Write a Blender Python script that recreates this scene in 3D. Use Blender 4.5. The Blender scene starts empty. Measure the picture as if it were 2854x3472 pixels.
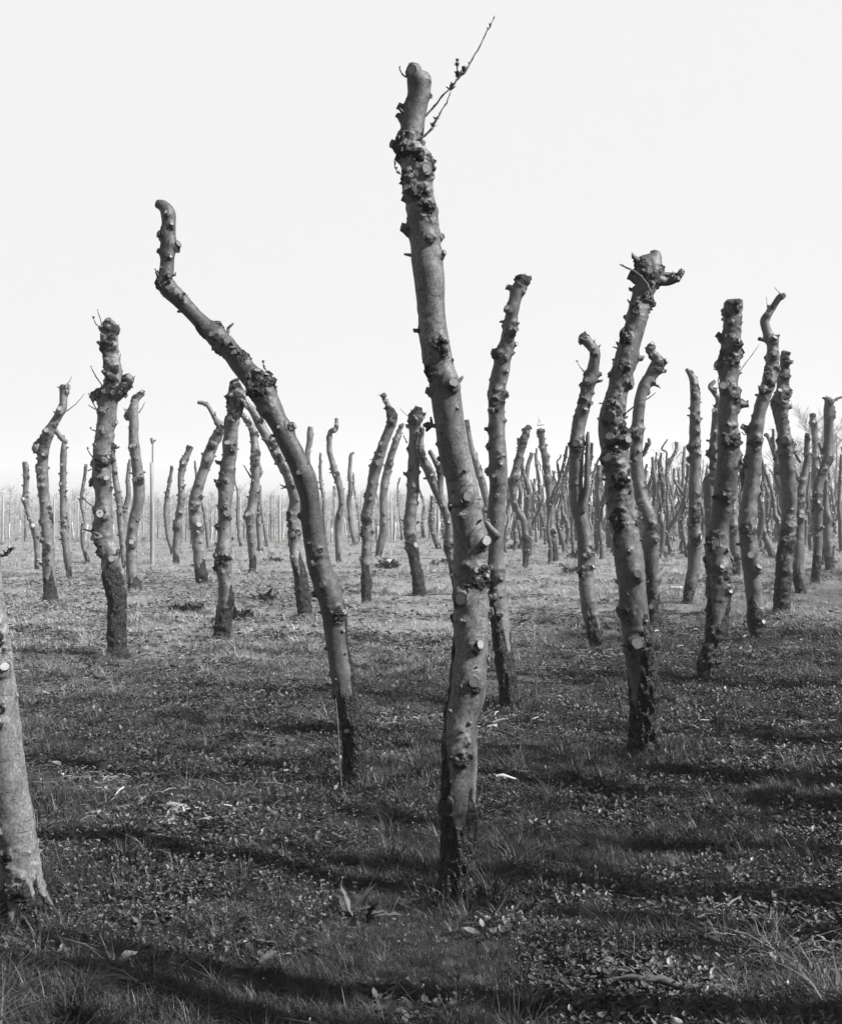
import bpy, math, random
import numpy as np
from mathutils import Vector, Matrix

random.seed(7)
rng = np.random.default_rng(7)
SC = bpy.context.scene
COL = SC.collection

# ---------------------------------------------------------------- camera, sky, sun, exposure
EYE, FPX, CX, CY, HORIZ = 1.5, 2549.0, 868.0, 1056.0, 1035.0
PITCH = math.atan((HORIZ - CY) / FPX)
cam_d = bpy.data.cameras.new('camera')
cam = bpy.data.objects.new('camera', cam_d); COL.objects.link(cam)
cam_d.sensor_fit = 'VERTICAL'; cam_d.sensor_height = 24.0
cam_d.lens = 24.0 * FPX / 2112.0
cam_d.clip_start = 0.05; cam_d.clip_end = 6000
cam.location = (0, 0, EYE)
cam.rotation_euler = (math.radians(90) + PITCH, 0, 0)
SC.camera = cam

SUN_EL = 41.0
SH = (-0.94, 0.34)                       # the way shadows fall on the ground
sv = Vector((-SH[0] * math.cos(math.radians(SUN_EL)), -SH[1] * math.cos(math.radians(SUN_EL)), math.sin(math.radians(SUN_EL))))
sun_d = bpy.data.lights.new('sun', 'SUN'); sun_d.energy = 5.0; sun_d.angle = math.radians(0.6)
sun_d.color = (1, 0.995, 0.985)
sun = bpy.data.objects.new('sun', sun_d); COL.objects.link(sun)
sun.rotation_euler = sv.to_track_quat('Z', 'Y').to_euler()
sun.location = (20, -12, 25)

W = bpy.data.worlds.new('World'); SC.world = W; W.use_nodes = True
nt = W.node_tree; nt.nodes.clear()
sky = nt.nodes.new('ShaderNodeTexSky'); sky.sky_type = 'NISHITA'; sky.sun_disc = False
sky.sun_elevation = math.radians(SUN_EL); sky.sun_rotation = math.atan2(sv.x, sv.y)
sky.dust_density = 3.0; sky.air_density = 1.0
bw = nt.nodes.new('ShaderNodeRGBToBW')
mul = nt.nodes.new('ShaderNodeMath'); mul.operation = 'MULTIPLY'; mul.inputs[1].default_value = 1.0
mn = nt.nodes.new('ShaderNodeMath'); mn.operation = 'MINIMUM'; mn.inputs[1].default_value = 3.18
bg = nt.nodes.new('ShaderNodeBackground'); bg.inputs['Strength'].default_value = 0.105
wo = nt.nodes.new('ShaderNodeOutputWorld')
nt.links.new(sky.outputs[0], bw.inputs[0]); nt.links.new(bw.outputs[0], mul.inputs[0])
# spring haze whitens the lower third of the sky, the zenith stays deeper
tcw = nt.nodes.new('ShaderNodeTexCoord'); sxw = nt.nodes.new('ShaderNodeSeparateXYZ'); nt.links.new(tcw.outputs['Generated'], sxw.inputs[0])
mr = nt.nodes.new('ShaderNodeMapRange'); mr.interpolation_type = 'SMOOTHSTEP'
for k_, v_ in (('From Min', .38), ('From Max', .48), ('To Min', 2.0), ('To Max', .20)): mr.inputs[k_].default_value = v_
nt.links.new(sxw.outputs[2], mr.inputs['Value']); nt.links.new(mr.outputs[0], mul.inputs[1])
nt.links.new(mul.outputs[0], mn.inputs[0]); nt.links.new(mn.outputs[0], bg.inputs['Color'])
nt.links.new(bg.outputs[0], wo.inputs['Surface'])
SC.view_settings.view_transform = 'Standard'; SC.view_settings.look = 'None'
SC.view_settings.exposure = 1.4; SC.view_settings.gamma = 1.0
SC.render.engine = 'CYCLES'
SC.cycles.max_bounces = 5; SC.cycles.diffuse_bounces = 2; SC.cycles.glossy_bounces = 1
SC.cycles.transmission_bounces = 2; SC.cycles.volume_bounces = 1; SC.cycles.transparent_max_bounces = 4
SC.cycles.use_denoising = True
SC.render.resolution_x = 841; SC.render.resolution_y = 1024

# ---------------------------------------------------------------- pixel helpers (photo read at 1736 x 2112)
CROP = {'A': (0, 1000, .6157), 'B': (500, 600, .4608), 'C': (600, 1300, .4608), 'D': (900, 1800, .5682),
        'E': (1200, 0, .4261), 'F': (1300, 900, .4261), 'G': (1350, 1700, .4261), 'H': (0, 1900, .6154),
        'I': (1900, 800, .4261), 'J': (1900, 1600, .4736), 'K': (2300, 950, .3551), 'L': (2300, 1500, .4262),
        'M': (0, 1500, .288), 'N': (450, 1350, .3077), 'O': (800, 1350, .3077), 'P': (1150, 1350, .3077),
        'Q': (1650, 1350, .3077), 'R': (2000, 1400, .3077), 'S': (2350, 1350, .3079), 'T': (2554, 1300, .355),
        'U': (350, 1000, .5682), 'V': (0, 2500, .8065), 'X': (1400, 2500, .8376), 'W': (1150, 1350, .4608), 'Z': (0, 0, 1.644)}
def parse(s):
    out = []
    cur = 'Z'
    for tok in s.split():
        if tok[0].isalpha():
            cur = tok[0]; tok = tok[1:]
            if not tok: continue
        v = [float(q) for q in tok.split(',')]
        ox, oy, k = CROP[cur]
        r = [(ox + v[0] * k) / 1.644, (oy + v[1] * k) / 1.644]
        r += [q * k / 1.644 for q in v[2:3]] + v[3:]
        out.append(r)
    return out
cp, sp = math.cos(PITCH), math.sin(PITCH)
def ray(x, y):
    a, b = (x - CX) / FPX, -(y - CY) / FPX
    return Vector((a, cp - b * sp, sp + b * cp))
def ground_depth(y):
    r = ray(CX, y); return EYE / -r.z * r.y
def at(x, y, Y):
    r = ray(x, y); t = Y / r.y
    return Vector((r.x * t, Y, EYE + r.z * t))
def on_ground(x, y):
    r = ray(x, y); t = EYE / -r.z
    return Vector((r.x * t, r.y * t, 0))

# ---------------------------------------------------------------- noise
def _hash(ix, iy, iz, seed):
    h = (ix.astype(np.int64) * 374761393 + iy.astype(np.int64) * 668265263 + iz.astype(np.int64) * 2147483647 + seed * 974711) & 0xffffffff
    h = ((h ^ (h >> 13)) * 1274126177) & 0xffffffff
    h = ((h ^ (h >> 16)) * 2246822519) & 0xffffffff
    h = h ^ (h >> 15)
    return (h & 0xffffff) / float(0x7fffff) - 1.0
def vnoise(p, seed=0):
    f = np.floor(p); t = p - f; t = t * t * (3 - 2 * t); f = f.astype(np.int64)
    r = 0
    for dx in (0, 1):
        wx = t[..., 0] if dx else 1 - t[..., 0]
        for dy in (0, 1):
            wy = t[..., 1] if dy else 1 - t[..., 1]
            for dz in (0, 1):
                wz = t[..., 2] if dz else 1 - t[..., 2]
                r = r + wx * wy * wz * _hash(f[..., 0] + dx, f[..., 1] + dy, f[..., 2] + dz, seed)
    return r
def fbm(p, seed=0, o=3):
    r = 0; a = 1.0
    for k in range(o):
        r = r + a * vnoise(p * (2.03 ** k), seed + k * 17); a *= .5
    return r
def sstep(a, b, x):
    t = np.clip((x - a) / (b - a), 0, 1); return t * t * (3 - 2 * t)

# ---------------------------------------------------------------- materials (the photograph is black and white: greys only)
def g(v): return (v, v, v, 1)
def mat(name, rough=.7, spec=.3):
    m = bpy.data.materials.new(name); m.use_nodes = True
    n = m.node_tree; b = n.nodes['Principled BSDF']
    b.inputs['Roughness'].default_value = rough
    b.inputs['Specular IOR Level'].default_value = spec
    return m, n, b
def N(n, t, **kw):
    x = n.nodes.new(t)
    for k, v in kw.items(): setattr(x, k, v)
    return x
def noise_node(n, co, scale, detail=4, rough=.55, sc3=(1, 1, 1), dist=0):
    mp = N(n, 'ShaderNodeMapping'); mp.inputs['Scale'].default_value = sc3
    n.links.new(co, mp.inputs['Vector'])
    t = N(n, 'ShaderNodeTexNoise'); t.inputs['Scale'].default_value = scale; t.inputs['Detail'].default_value = detail
    t.inputs['Roughness'].default_value = rough; t.inputs['Distortion'].default_value = dist
    n.links.new(mp.outputs[0], t.inputs['Vector'])
    return t.outputs['Fac']
def ramp(n, fac, stops):
    r = N(n, 'ShaderNodeValToRGB'); e = r.color_ramp.elements
    while len(e) < len(stops): e.new(.5)
    for i, (p, v) in enumerate(stops):
        e[i].position = p; e[i].color = g(v)
    n.links.new(fac, r.inputs[0]); return r.outputs[0]
def mixc(n, fac, a, b, mode='MIX'):
    m = N(n, 'ShaderNodeMix', data_type='RGBA', blend_type=mode)
    for s, i in ((fac, 0), (a, 6), (b, 7)):
        if isinstance(s, (int, float)): m.inputs[i].default_value = s if i == 0 else g(s)
        else: n.links.new(s, m.inputs[i])
    return m.outputs[2]
def math_n(n, op, a, b=0.0):
    m = N(n, 'ShaderNodeMath', operation=op)
    for s, i in ((a, 0), (b, 1)):
        if isinstance(s, (int, float)): m.inputs[i].default_value = s
        else: n.links.new(s, m.inputs[i])
    return m.outputs[0]
def bump(n, b, h, dist, strength=1.0):
    x = N(n, 'ShaderNodeBump'); x.inputs['Distance'].default_value = dist; x.inputs['Strength'].default_value = strength
    n.links.new(h, x.inputs['Height']); n.links.new(x.outputs[0], b.inputs['Normal'])

def bark_material(name, k=1.0):
    m, n, b = mat(name, .58, .36)
    co = N(n, 'ShaderNodeTexCoord').outputs['Object']
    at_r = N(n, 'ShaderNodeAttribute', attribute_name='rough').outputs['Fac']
    at_s = N(n, 'ShaderNodeAttribute', attribute_name='scar').outputs['Fac']
    big = noise_node(n, co, 9, 4, .6, (1, 1, .6))
    c1 = ramp(n, big, [(.3, .040 * k), (.5, .066 * k), (.72, .105 * k)])
    fine = noise_node(n, co, 120, 4, .65, (1, 1, .7))
    c1 = mixc(n, .8, c1, ramp(n, fine, [(.32, .15), (.52, .5), (.72, .92)]), 'OVERLAY')
    mid = noise_node(n, co, 34, 4, .65, (1, 1, .8), .3)
    c1 = mixc(n, .36, c1, ramp(n, mid, [(.34, .2), (.52, .5), (.70, .85)]), 'OVERLAY')
    wr = noise_node(n, co, 16, 4, .6, (1, 1, 7), .6)                     # thin rings and lenticels across the trunk
    wrm = ramp(n, wr, [(.31, 1), (.37, 0)])
    c1 = mixc(n, math_n(n, 'MULTIPLY', wrm, .6), c1, .014 * k)
    sp_ = noise_node(n, co, 75, 2, .5, (1, 1, 2.2))
    c1 = mixc(n, ramp(n, sp_, [(.70, 0), (.74, .7)]), c1, .14 * k)
    sp2 = noise_node(n, co, 55, 2, .5, (1, 1, 2.6))
    c1 = mixc(n, ramp(n, sp2, [(.28, .8), (.32, 0)]), c1, .018)
    pp = noise_node(n, co, 5.0, 3, .7, (1.4, 1.4, 1), .8)               # pale scuffed patches
    c1 = mixc(n, ramp(n, pp, [(.68, 0), (.71, .6)]), c1, .14 * k)
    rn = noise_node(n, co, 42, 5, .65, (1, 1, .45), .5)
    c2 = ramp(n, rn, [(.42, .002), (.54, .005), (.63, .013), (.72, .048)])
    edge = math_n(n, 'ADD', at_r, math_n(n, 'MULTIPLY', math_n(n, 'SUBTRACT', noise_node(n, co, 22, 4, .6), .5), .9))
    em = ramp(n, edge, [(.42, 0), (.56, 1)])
    vo = N(n, 'ShaderNodeTexVoronoi', feature='DISTANCE_TO_EDGE'); vo.inputs['Scale'].default_value = 34
    mpv = N(n, 'ShaderNodeMapping'); mpv.inputs['Scale'].default_value = (1, 1, .42)
    wv = N(n, 'ShaderNodeVectorMath', operation='ADD'); n.links.new(co, mpv.inputs['Vector']); n.links.new(mpv.outputs[0], wv.inputs[0])
    wn = N(n, 'ShaderNodeTexNoise'); wn.inputs['Scale'].default_value = 30; n.links.new(co, wn.inputs['Vector'])
    ws = N(n, 'ShaderNodeVectorMath', operation='SCALE'); ws.inputs['Scale'].default_value = .03; n.links.new(wn.outputs['Color'], ws.inputs[0]); n.links.new(ws.outputs[0], wv.inputs[1])
    n.links.new(wv.outputs[0], vo.inputs['Vector'])
    crack = ramp(n, vo.outputs['Distance'], [(.0, 0), (.14, 1)])
    c2 = mixc(n, 1.0, c2, ramp(n, vo.outputs['Distance'], [(.0, .1), (.12, 1), (.4, 1.0)]), 'MULTIPLY')
    tone = N(n, 'ShaderNodeAttribute', attribute_name='tone', attribute_type='OBJECT').outputs['Fac']
    c1 = mixc(n, 1.0, c1, tone, 'MULTIPLY')
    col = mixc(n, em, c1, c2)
    col = mixc(n, math_n(n, 'MULTIPLY', at_s, .85), col, .018)
    n.links.new(col, b.inputs['Base Color'])
    h = math_n(n, 'ADD', math_n(n, 'MULTIPLY', fine, .22), math_n(n, 'MULTIPLY', wrm, -.35))
    h = math_n(n, 'ADD', h, math_n(n, 'MULTIPLY', math_n(n, 'MULTIPLY', rn, em), 2.6))
    h = math_n(n, 'ADD', h, math_n(n, 'MULTIPLY', math_n(n, 'MULTIPLY', crack, em), 1.2))
    bump(n, b, h, .006)
    return m
M = {}
M['bark'] = bark_material('bark')
def wood_material():
    m, n, b = mat('cut_wood', .75, .2)
    co = N(n, 'ShaderNodeTexCoord').outputs['Object']
    w = N(n, 'ShaderNodeTexWave', wave_type='RINGS', rings_direction='Z'); w.inputs['Scale'].default_value = 3.2
    w.inputs['Distortion'].default_value = 2.5; w.inputs['Detail'].default_value = 2; w.inputs['Detail Scale'].default_value = 2
    n.links.new(co, w.inputs['Vector'])
    c = ramp(n, w.outputs['Fac'], [(0, .11), (1, .31)])
    st = noise_node(n, co, 3, 4, .6, (1, 9, 1))
    c = mixc(n, .9, c, ramp(n, st, [(.35, .15), (.5, .5), (.68, .8)]), 'OVERLAY')
    ln_ = N(n, 'ShaderNodeVectorMath', operation='LENGTH'); xy_ = N(n, 'ShaderNodeVectorMath', operation='MULTIPLY'); xy_.inputs[1].default_value = (1, 1, 0)
    n.links.new(co, xy_.inputs[0]); n.links.new(xy_.outputs[0], ln_.inputs[0])
    c = mixc(n, ramp(n, ln_.outputs['Value'], [(.72, 0), (.88, .7)]), c, .045)
    hb = noise_node(n, co, 1.6, 3, .6)
    c = mixc(n, ramp(n, hb, [(.56, 0), (.68, .75)]), c, .05)
    oi = N(n, 'ShaderNodeObjectInfo').outputs['Random']
    c = mixc(n, 1.0, c, ramp(n, oi, [(0, .22), (.4, .6), (.75, .9), (1, 1.1)]), 'MULTIPLY')
    n.links.new(c, b.inputs['Base Color'])
    return m
M['wood'] = wood_material()
def flat(name, lo, hi, scale, rough=.7, sc3=(1, 1, 1), bd=0.0, tr=0.0):
    m, n, b = mat(name, rough, .3)
    co = N(n, 'ShaderNodeTexCoord').outputs['Object']
    f = noise_node(n, co, scale, 4, .6, sc3)
    n.links.new(ramp(n, f, [(.3, lo), (.7, hi)]), b.inputs['Base Color'])
    if bd: bump(n, b, f, bd)
    return m
M['wood_far'] = flat('pale_cut_wood', .20, .38, 6)
M['twig'] = flat('twig_bark', .04, .10, 60)
M['post'] = flat('weathered_post', .13, .22, 14, .8, (1, 1, .15), .003)
M['guard'] = flat('white_guard', .27, .36, 5)
M['far_bark'] = flat('hazy_bark', .09, .17, 5, .8, (1, 1, .4))  # far bark lightened in its colour to stand in for distance haze
M['haze_pale_branch'] = flat('haze_pale_branch', .24, .40, 3, .8)  # far branches coloured extra pale, painting in the fade of distance

# ---------------------------------------------------------------- objects
def tag(o, label=None, cat=None, group=None, kind=None):
    if label: o['label'] = label
    if cat: o['category'] = cat
    if group: o['group'] = group
    if kind: o['kind'] = kind
    return o
def empty(name, loc):
    o = bpy.data.objects.new(name, None); o.location = loc; o.empty_display_size = .1; COL.objects.link(o); return o
def mesh_obj(name, verts, faces, mats, parent=None, mi=None, attrs=None, smooth=True):
    me = bpy.data.meshes.new(name)
    verts = np.asarray(verts, dtype=np.float32)
    if isinstance(faces, np.ndarray):
        k = faces.shape[1]; nf = len(faces)
        me.vertices.add(len(verts)); me.vertices.foreach_set('co', verts.ravel())
        me.loops.add(nf * k); me.loops.foreach_set('vertex_index', faces.astype(np.int32).ravel())
        me.polygons.add(nf); me.polygons.foreach_set('loop_start', np.arange(nf, dtype=np.int32) * k)
        me.update(calc_edges=True); me.validate()
    else:
        me.from_pydata(verts.tolist(), [], faces)
    for m in (mats if isinstance(mats, (list, tuple)) else [mats]): me.materials.append(m)
    if smooth: me.polygons.foreach_set('use_smooth', [True] * len(me.polygons))
    if mi is not None: me.polygons.foreach_set('material_index', np.asarray(mi, dtype=np.int32))
    for k, v in (attrs or {}).items():
        a = me.attributes.new(k, 'FLOAT', 'POINT'); a.data.foreach_set('value', np.asarray(v, dtype=np.float32))
    me.update()
    o = bpy.data.objects.new(name, me); COL.objects.link(o)
    if parent: o.parent = parent
    return o
class MB:                                   # collects tubes / polygons into one mesh
    def __init__(s): s.v = []; s.f = []; s.m = []
    def tube(s, pts, rad, seg=4, m=0, cap=True, capm=None):
        b = len(s.v); k = len(pts); pts = [Vector(p) for p in pts]
        up = Vector((.3, .2, .93))
        for i, p in enumerate(pts):
            t = (pts[min(i + 1, k - 1)] - pts[max(i - 1, 0)])
            t = t.normalized() if t.length > 1e-9 else Vector((0, 0, 1))
            a = t.cross(up)
            if a.length < .05: a = t.cross(Vector((1, 0, 0)))
            a.normalize(); c = t.cross(a)
            for j in range(seg):
                w = 2 * math.pi * j / seg
                s.v.append(p + (a * math.cos(w) + c * math.sin(w)) * rad[i])
        for i in range(k - 1):
            for j in range(seg):
                j2 = (j + 1) % seg
                s.f.append((b + i * seg + j, b + i * seg + j2, b + (i + 1) * seg + j2, b + (i + 1) * seg + j)); s.m.append(m)
        if cap:
            s.f.append(tuple(b + (k - 1) * seg + j for j in range(seg))); s.m.append(m if capm is None else capm)
    def poly(s, pts, m=0):
        b = len(s.v); s.v += [Vector(p) for p in pts]; s.f.append(tuple(range(b, b + len(pts)))); s.m.append(m)
    def strip(s, rows, m=0):
        b = len(s.v); w = len(rows[0])
        for r in rows: s.v += [Vector(p) for p in r]
        for i in range(len(rows) - 1):
            for j in range(w - 1):
                s.f.append((b + i * w + j, b + i * w + j + 1, b + (i + 1) * w + j + 1, b + (i + 1) * w + j)); s.m.append(m)
    def build(s, name, mats, parent=None, smooth=True):
        return mesh_obj(name, [tuple(v) for v in s.v], s.f, mats, parent, s.m, None, smooth)

# ---------------------------------------------------------------- haze (closed box of even thin air round the scene)
def box(name, x0, x1, y0, y1, z0, z1, m):
    v = [(x, y, z) for x in (x0, x1) for y in (y0, y1) for z in (z0, z1)]
    f = [(0, 1, 3, 2), (4, 6, 7, 5), (0, 4, 5, 1), (2, 3, 7, 6), (0, 2, 6, 4), (1, 5, 7, 3)]
    return mesh_obj(name, v, f, m, smooth=False)
hm = bpy.data.materials.new('haze_air'); hm.use_nodes = True
hn = hm.node_tree; hn.nodes.clear()
pv = hn.nodes.new('ShaderNodeVolumePrincipled'); pv.inputs['Color'].default_value = g(.97)
HAZE = .0013
pv.inputs['Density'].default_value = HAZE; pv.inputs['Anisotropy'].default_value = .25
ho = hn.nodes.new('ShaderNodeOutputMaterial'); hn.links.new(pv.outputs[0], ho.inputs['Volume'])
tag(box('haze', -760, 760, -9, 760, -1.6, 15, hm), 'thin pale morning haze over the orchard', 'haze', None, 'stuff')
SC.cycles.volume_step_rate = 10; SC.cycles.volume_max_steps = 8

# ---------------------------------------------------------------- ground
def gz(x, y):
    x = np.asarray(x, float); y = np.asarray(y, float)
    p = np.stack([x, y, np.zeros_like(x)], -1)
    near = np.exp(-(y / 45.0) ** 2)
    return (vnoise(p * .9, 3) * .040 + vnoise(p * 2.6, 4) * .022 + vnoise(p * 6.1, 5) * .012) * near - .01
def spaced(lim, s0, k):
    o = [0.0]
    while o[-1] < lim: o.append(o[-1] + s0 * (1 + k * o[-1]))
    return o
xs = spaced(650, .07, .12); xs = np.array([-q for q in xs[:0:-1]] + xs)
ys = spaced(650, .07, .10); ys = np.array([-3.0, -1.5] + ys)
GX, GY = np.meshgrid(xs, ys)
GZ = gz(GX, GY)
nx, ny = len(xs), len(ys)
i0 = (np.arange(ny - 1)[:, None] * nx + np.arange(nx - 1)[None, :]).ravel()
gf = np.stack([i0, i0 + 1, i0 + nx + 1, i0 + nx], -1)
m, n, b = mat('orchard_ground', .9, .15)
co = N(n, 'ShaderNodeTexCoord').outputs['Object']
f1 = noise_node(n, co, 1.3, 6, .65)
f2 = noise_node(n, co, 14, 6, .7, (1, 1, 1))
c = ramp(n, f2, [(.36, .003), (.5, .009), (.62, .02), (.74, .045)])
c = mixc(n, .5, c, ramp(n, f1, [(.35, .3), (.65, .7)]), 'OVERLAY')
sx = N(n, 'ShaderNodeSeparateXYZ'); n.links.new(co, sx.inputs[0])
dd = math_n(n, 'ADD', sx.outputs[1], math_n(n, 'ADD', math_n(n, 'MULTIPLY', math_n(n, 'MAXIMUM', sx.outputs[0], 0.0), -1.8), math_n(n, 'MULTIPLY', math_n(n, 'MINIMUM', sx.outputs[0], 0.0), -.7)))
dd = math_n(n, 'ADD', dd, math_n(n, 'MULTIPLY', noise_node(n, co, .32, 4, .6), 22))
pale = ramp(n, math_n(n, 'DIVIDE', math_n(n, 'SUBTRACT', dd, 8.5), 60), [(.10, 0), (.30, 1)])  # paler far grass, lightened further in colour in place of distance haze
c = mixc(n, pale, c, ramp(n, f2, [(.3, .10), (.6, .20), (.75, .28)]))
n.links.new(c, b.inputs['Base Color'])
bump(n, b, f2, .05)
M['ground'] = m
tag(mesh_obj('ground', np.stack([GX, GY, GZ], -1).reshape(-1, 3), gf, m), 'uneven grassy orchard floor', 'ground', None, 'structure')

# ---------------------------------------------------------------- stub templates: short sawn branch with a bark lip, and its pale cut face
def stub_meshes(seg, seed, skew):
    r = np.random.default_rng(seed)
    prof = [(-1.1, 1.75), (-.55, 1.6), (-.15, 1.32), (.2, 1.12), (.55, 1.0), (.85, .99), (1.0, 1.02), (1.03, .95), (.985, .84)]
    a = np.linspace(0, 2 * np.pi, seg, endpoint=False)
    v = []
    ell = r.uniform(.66, .98)
    for z, q in prof:
        tilt = skew * np.cos(a + 1.0) * max(0, z)
        p = np.stack([q * np.cos(a), q * np.sin(a) * ell, z + tilt], -1)
        nz = fbm(p * 1.5, seed, 3) * (.20 if z < .9 else .13)
        p[:, :2] *= (1 + nz)[:, None]
        v.append(p)
    n_p = len(prof)
    f = [(i * seg + j, i * seg + (j + 1) % seg, (i + 1) * seg + (j + 1) % seg, (i + 1) * seg + j) for i in range(n_p - 1) for j in range(seg)]
    bark_v = np.concatenate(v)
    bm_ = bpy.data.meshes.new('branch_stub'); bm_.from_pydata(bark_v.tolist(), [], f); bm_.materials.append(M['bark'])
    at_ = bm_.attributes.new('rough', 'FLOAT', 'POINT')
    at_.data.foreach_set('value', np.clip(.25 + .5 * fbm(bark_v * 1.2, seed + 5, 2), 0, 1).astype(np.float32))
    bm_.polygons.foreach_set('use_smooth', [True] * len(bm_.polygons))
    # cut face
    cv = [(0, 0, .965)]; cf = []
    for k, q in enumerate((.45, .90)):
        for j in range(seg):
            z = .97 + (skew * math.cos(a[j] + 1.0) * q) + float(_hash(np.array(j), np.array(k), np.array(seed), 1)) * .012
            cv.append((q * math.cos(a[j]), q * math.sin(a[j]) * ell, z))
    for j in range(seg):
        cf.append((0, 1 + j, 1 + (j + 1) % seg))
        cf.append((1 + j, 1 + seg + j, 1 + seg + (j + 1) % seg, 1 + (j + 1) % seg))
    cm = bpy.data.meshes.new('cut_face'); cm.from_pydata(cv, [], cf); cm.materials.append(M['wood'])
    return bm_, cm
STUBS_HI = [stub_meshes(28, 11 + i, (.0, .18, -.2, .3, .1, -.3)[i]) for i in range(6)]
STUBS_LO = [stub_meshes(10, 31 + i, (.0, .2, -.2, .3)[i]) for i in range(4)]
def add_stub(parent, p, d, r, ln, hi, tone=1.0):
    bm_, cm = random.choice(STUBS_HI if hi else STUBS_LO)
    o = bpy.data.objects.new('branch_stub', bm_); COL.objects.link(o); o.parent = parent
    o['tone'] = tone
    d = (d + Vector([random.uniform(-.28, .28) for _ in range(3)])).normalized()
    q = d.to_track_quat('Z', 'Y')
    o.matrix_local = Matrix.Translation(p) @ q.to_matrix().to_4x4() @ Matrix.Rotation(random.uniform(0, 6.28), 4, 'Z') @ Matrix.Diagonal((r, r, ln, 1))
    c = bpy.data.objects.new('cut_face', cm); COL.objects.link(c); c.parent = o
    return o

# ---------------------------------------------------------------- trunks
def catmull(P, n):
    P = np.asarray(P, float); k = len(P)
    if k == 2: P = np.array([P[0], (P[0] + P[1]) / 2, P[1]]); k = 3
    d = np.r_[0, np.cumsum(np.linalg.norm(np.diff(P[:, :3], axis=0), axis=1))]
    s = np.linspace(0, d[-1], n)
    E = np.vstack([2 * P[0] - P[1], P, 2 * P[-1] - P[-2]])
    de = np.r_[d[0] - (d[1] - d[0]), d, d[-1] + (d[-1] - d[-2])]
    idx = np.clip(np.searchsorted(d, s, side='right') - 1, 0, k - 2)
    t0, t1 = d[idx], d[idx + 1]; t = ((s - t0) / (t1 - t0))[:, None]
    h = (t1 - t0)[:, None]
    m0 = (E[idx + 2] - E[idx]) / (de[idx + 2] - de[idx])[:, None] * h
    m1 = (E[idx + 3] - E[idx + 1]) / (de[idx + 3] - de[idx + 1])[:, None] * h
    m0 = np.clip(m0, -10, 10); m1 = np.clip(m1, -10, 10)
    return (2 * t**3 - 3 * t**2 + 1) * P[idx] + (t**3 - 2 * t**2 + t) * m0 + (-2 * t**3 + 3 * t**2) * P[idx + 1] + (t**3 - t**2) * m1, s
def frames(C):
    T = np.gradient(C, axis=0); T /= np.linalg.norm(T, axis=1)[:, None]
    Nn = np.zeros_like(C); v = np.array([0, -1.0, 0])
    for i in range(len(C)):
        v = v - T[i] * v.dot(T[i]); v /= np.linalg.norm(v); Nn[i] = v
        if i % 1 == 0: v = .9 * v + .1 * np.array([0, -1.0, 0])
    B = np.cross(T, Nn)
    return T, Nn, B
def px_to_world(path, Y0, amp, seed, base_fix=True):
    """photo points (x, y, width) -> 3-D centreline (x, y, z, radius), wandering a little in depth"""
    P = []; L = 0; ph = np.random.default_rng(seed).uniform(0, 6.28, 2)
    for i, q in enumerate(path):
        if i: L += math.hypot(q[0] - path[i-1][0], q[1] - path[i-1][1]) * Y0 / FPX
        dy = amp * (math.sin(L * 1.9 + ph[0]) - math.sin(ph[0])) + amp * .5 * (math.sin(L * 4.1 + ph[1]) - math.sin(ph[1]))
        Y = Y0 + dy
        p = at(q[0], q[1], Y)
        P.append((p.x, p.y, p.z, q[2] / 2 * Y / FPX))
    return P
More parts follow.
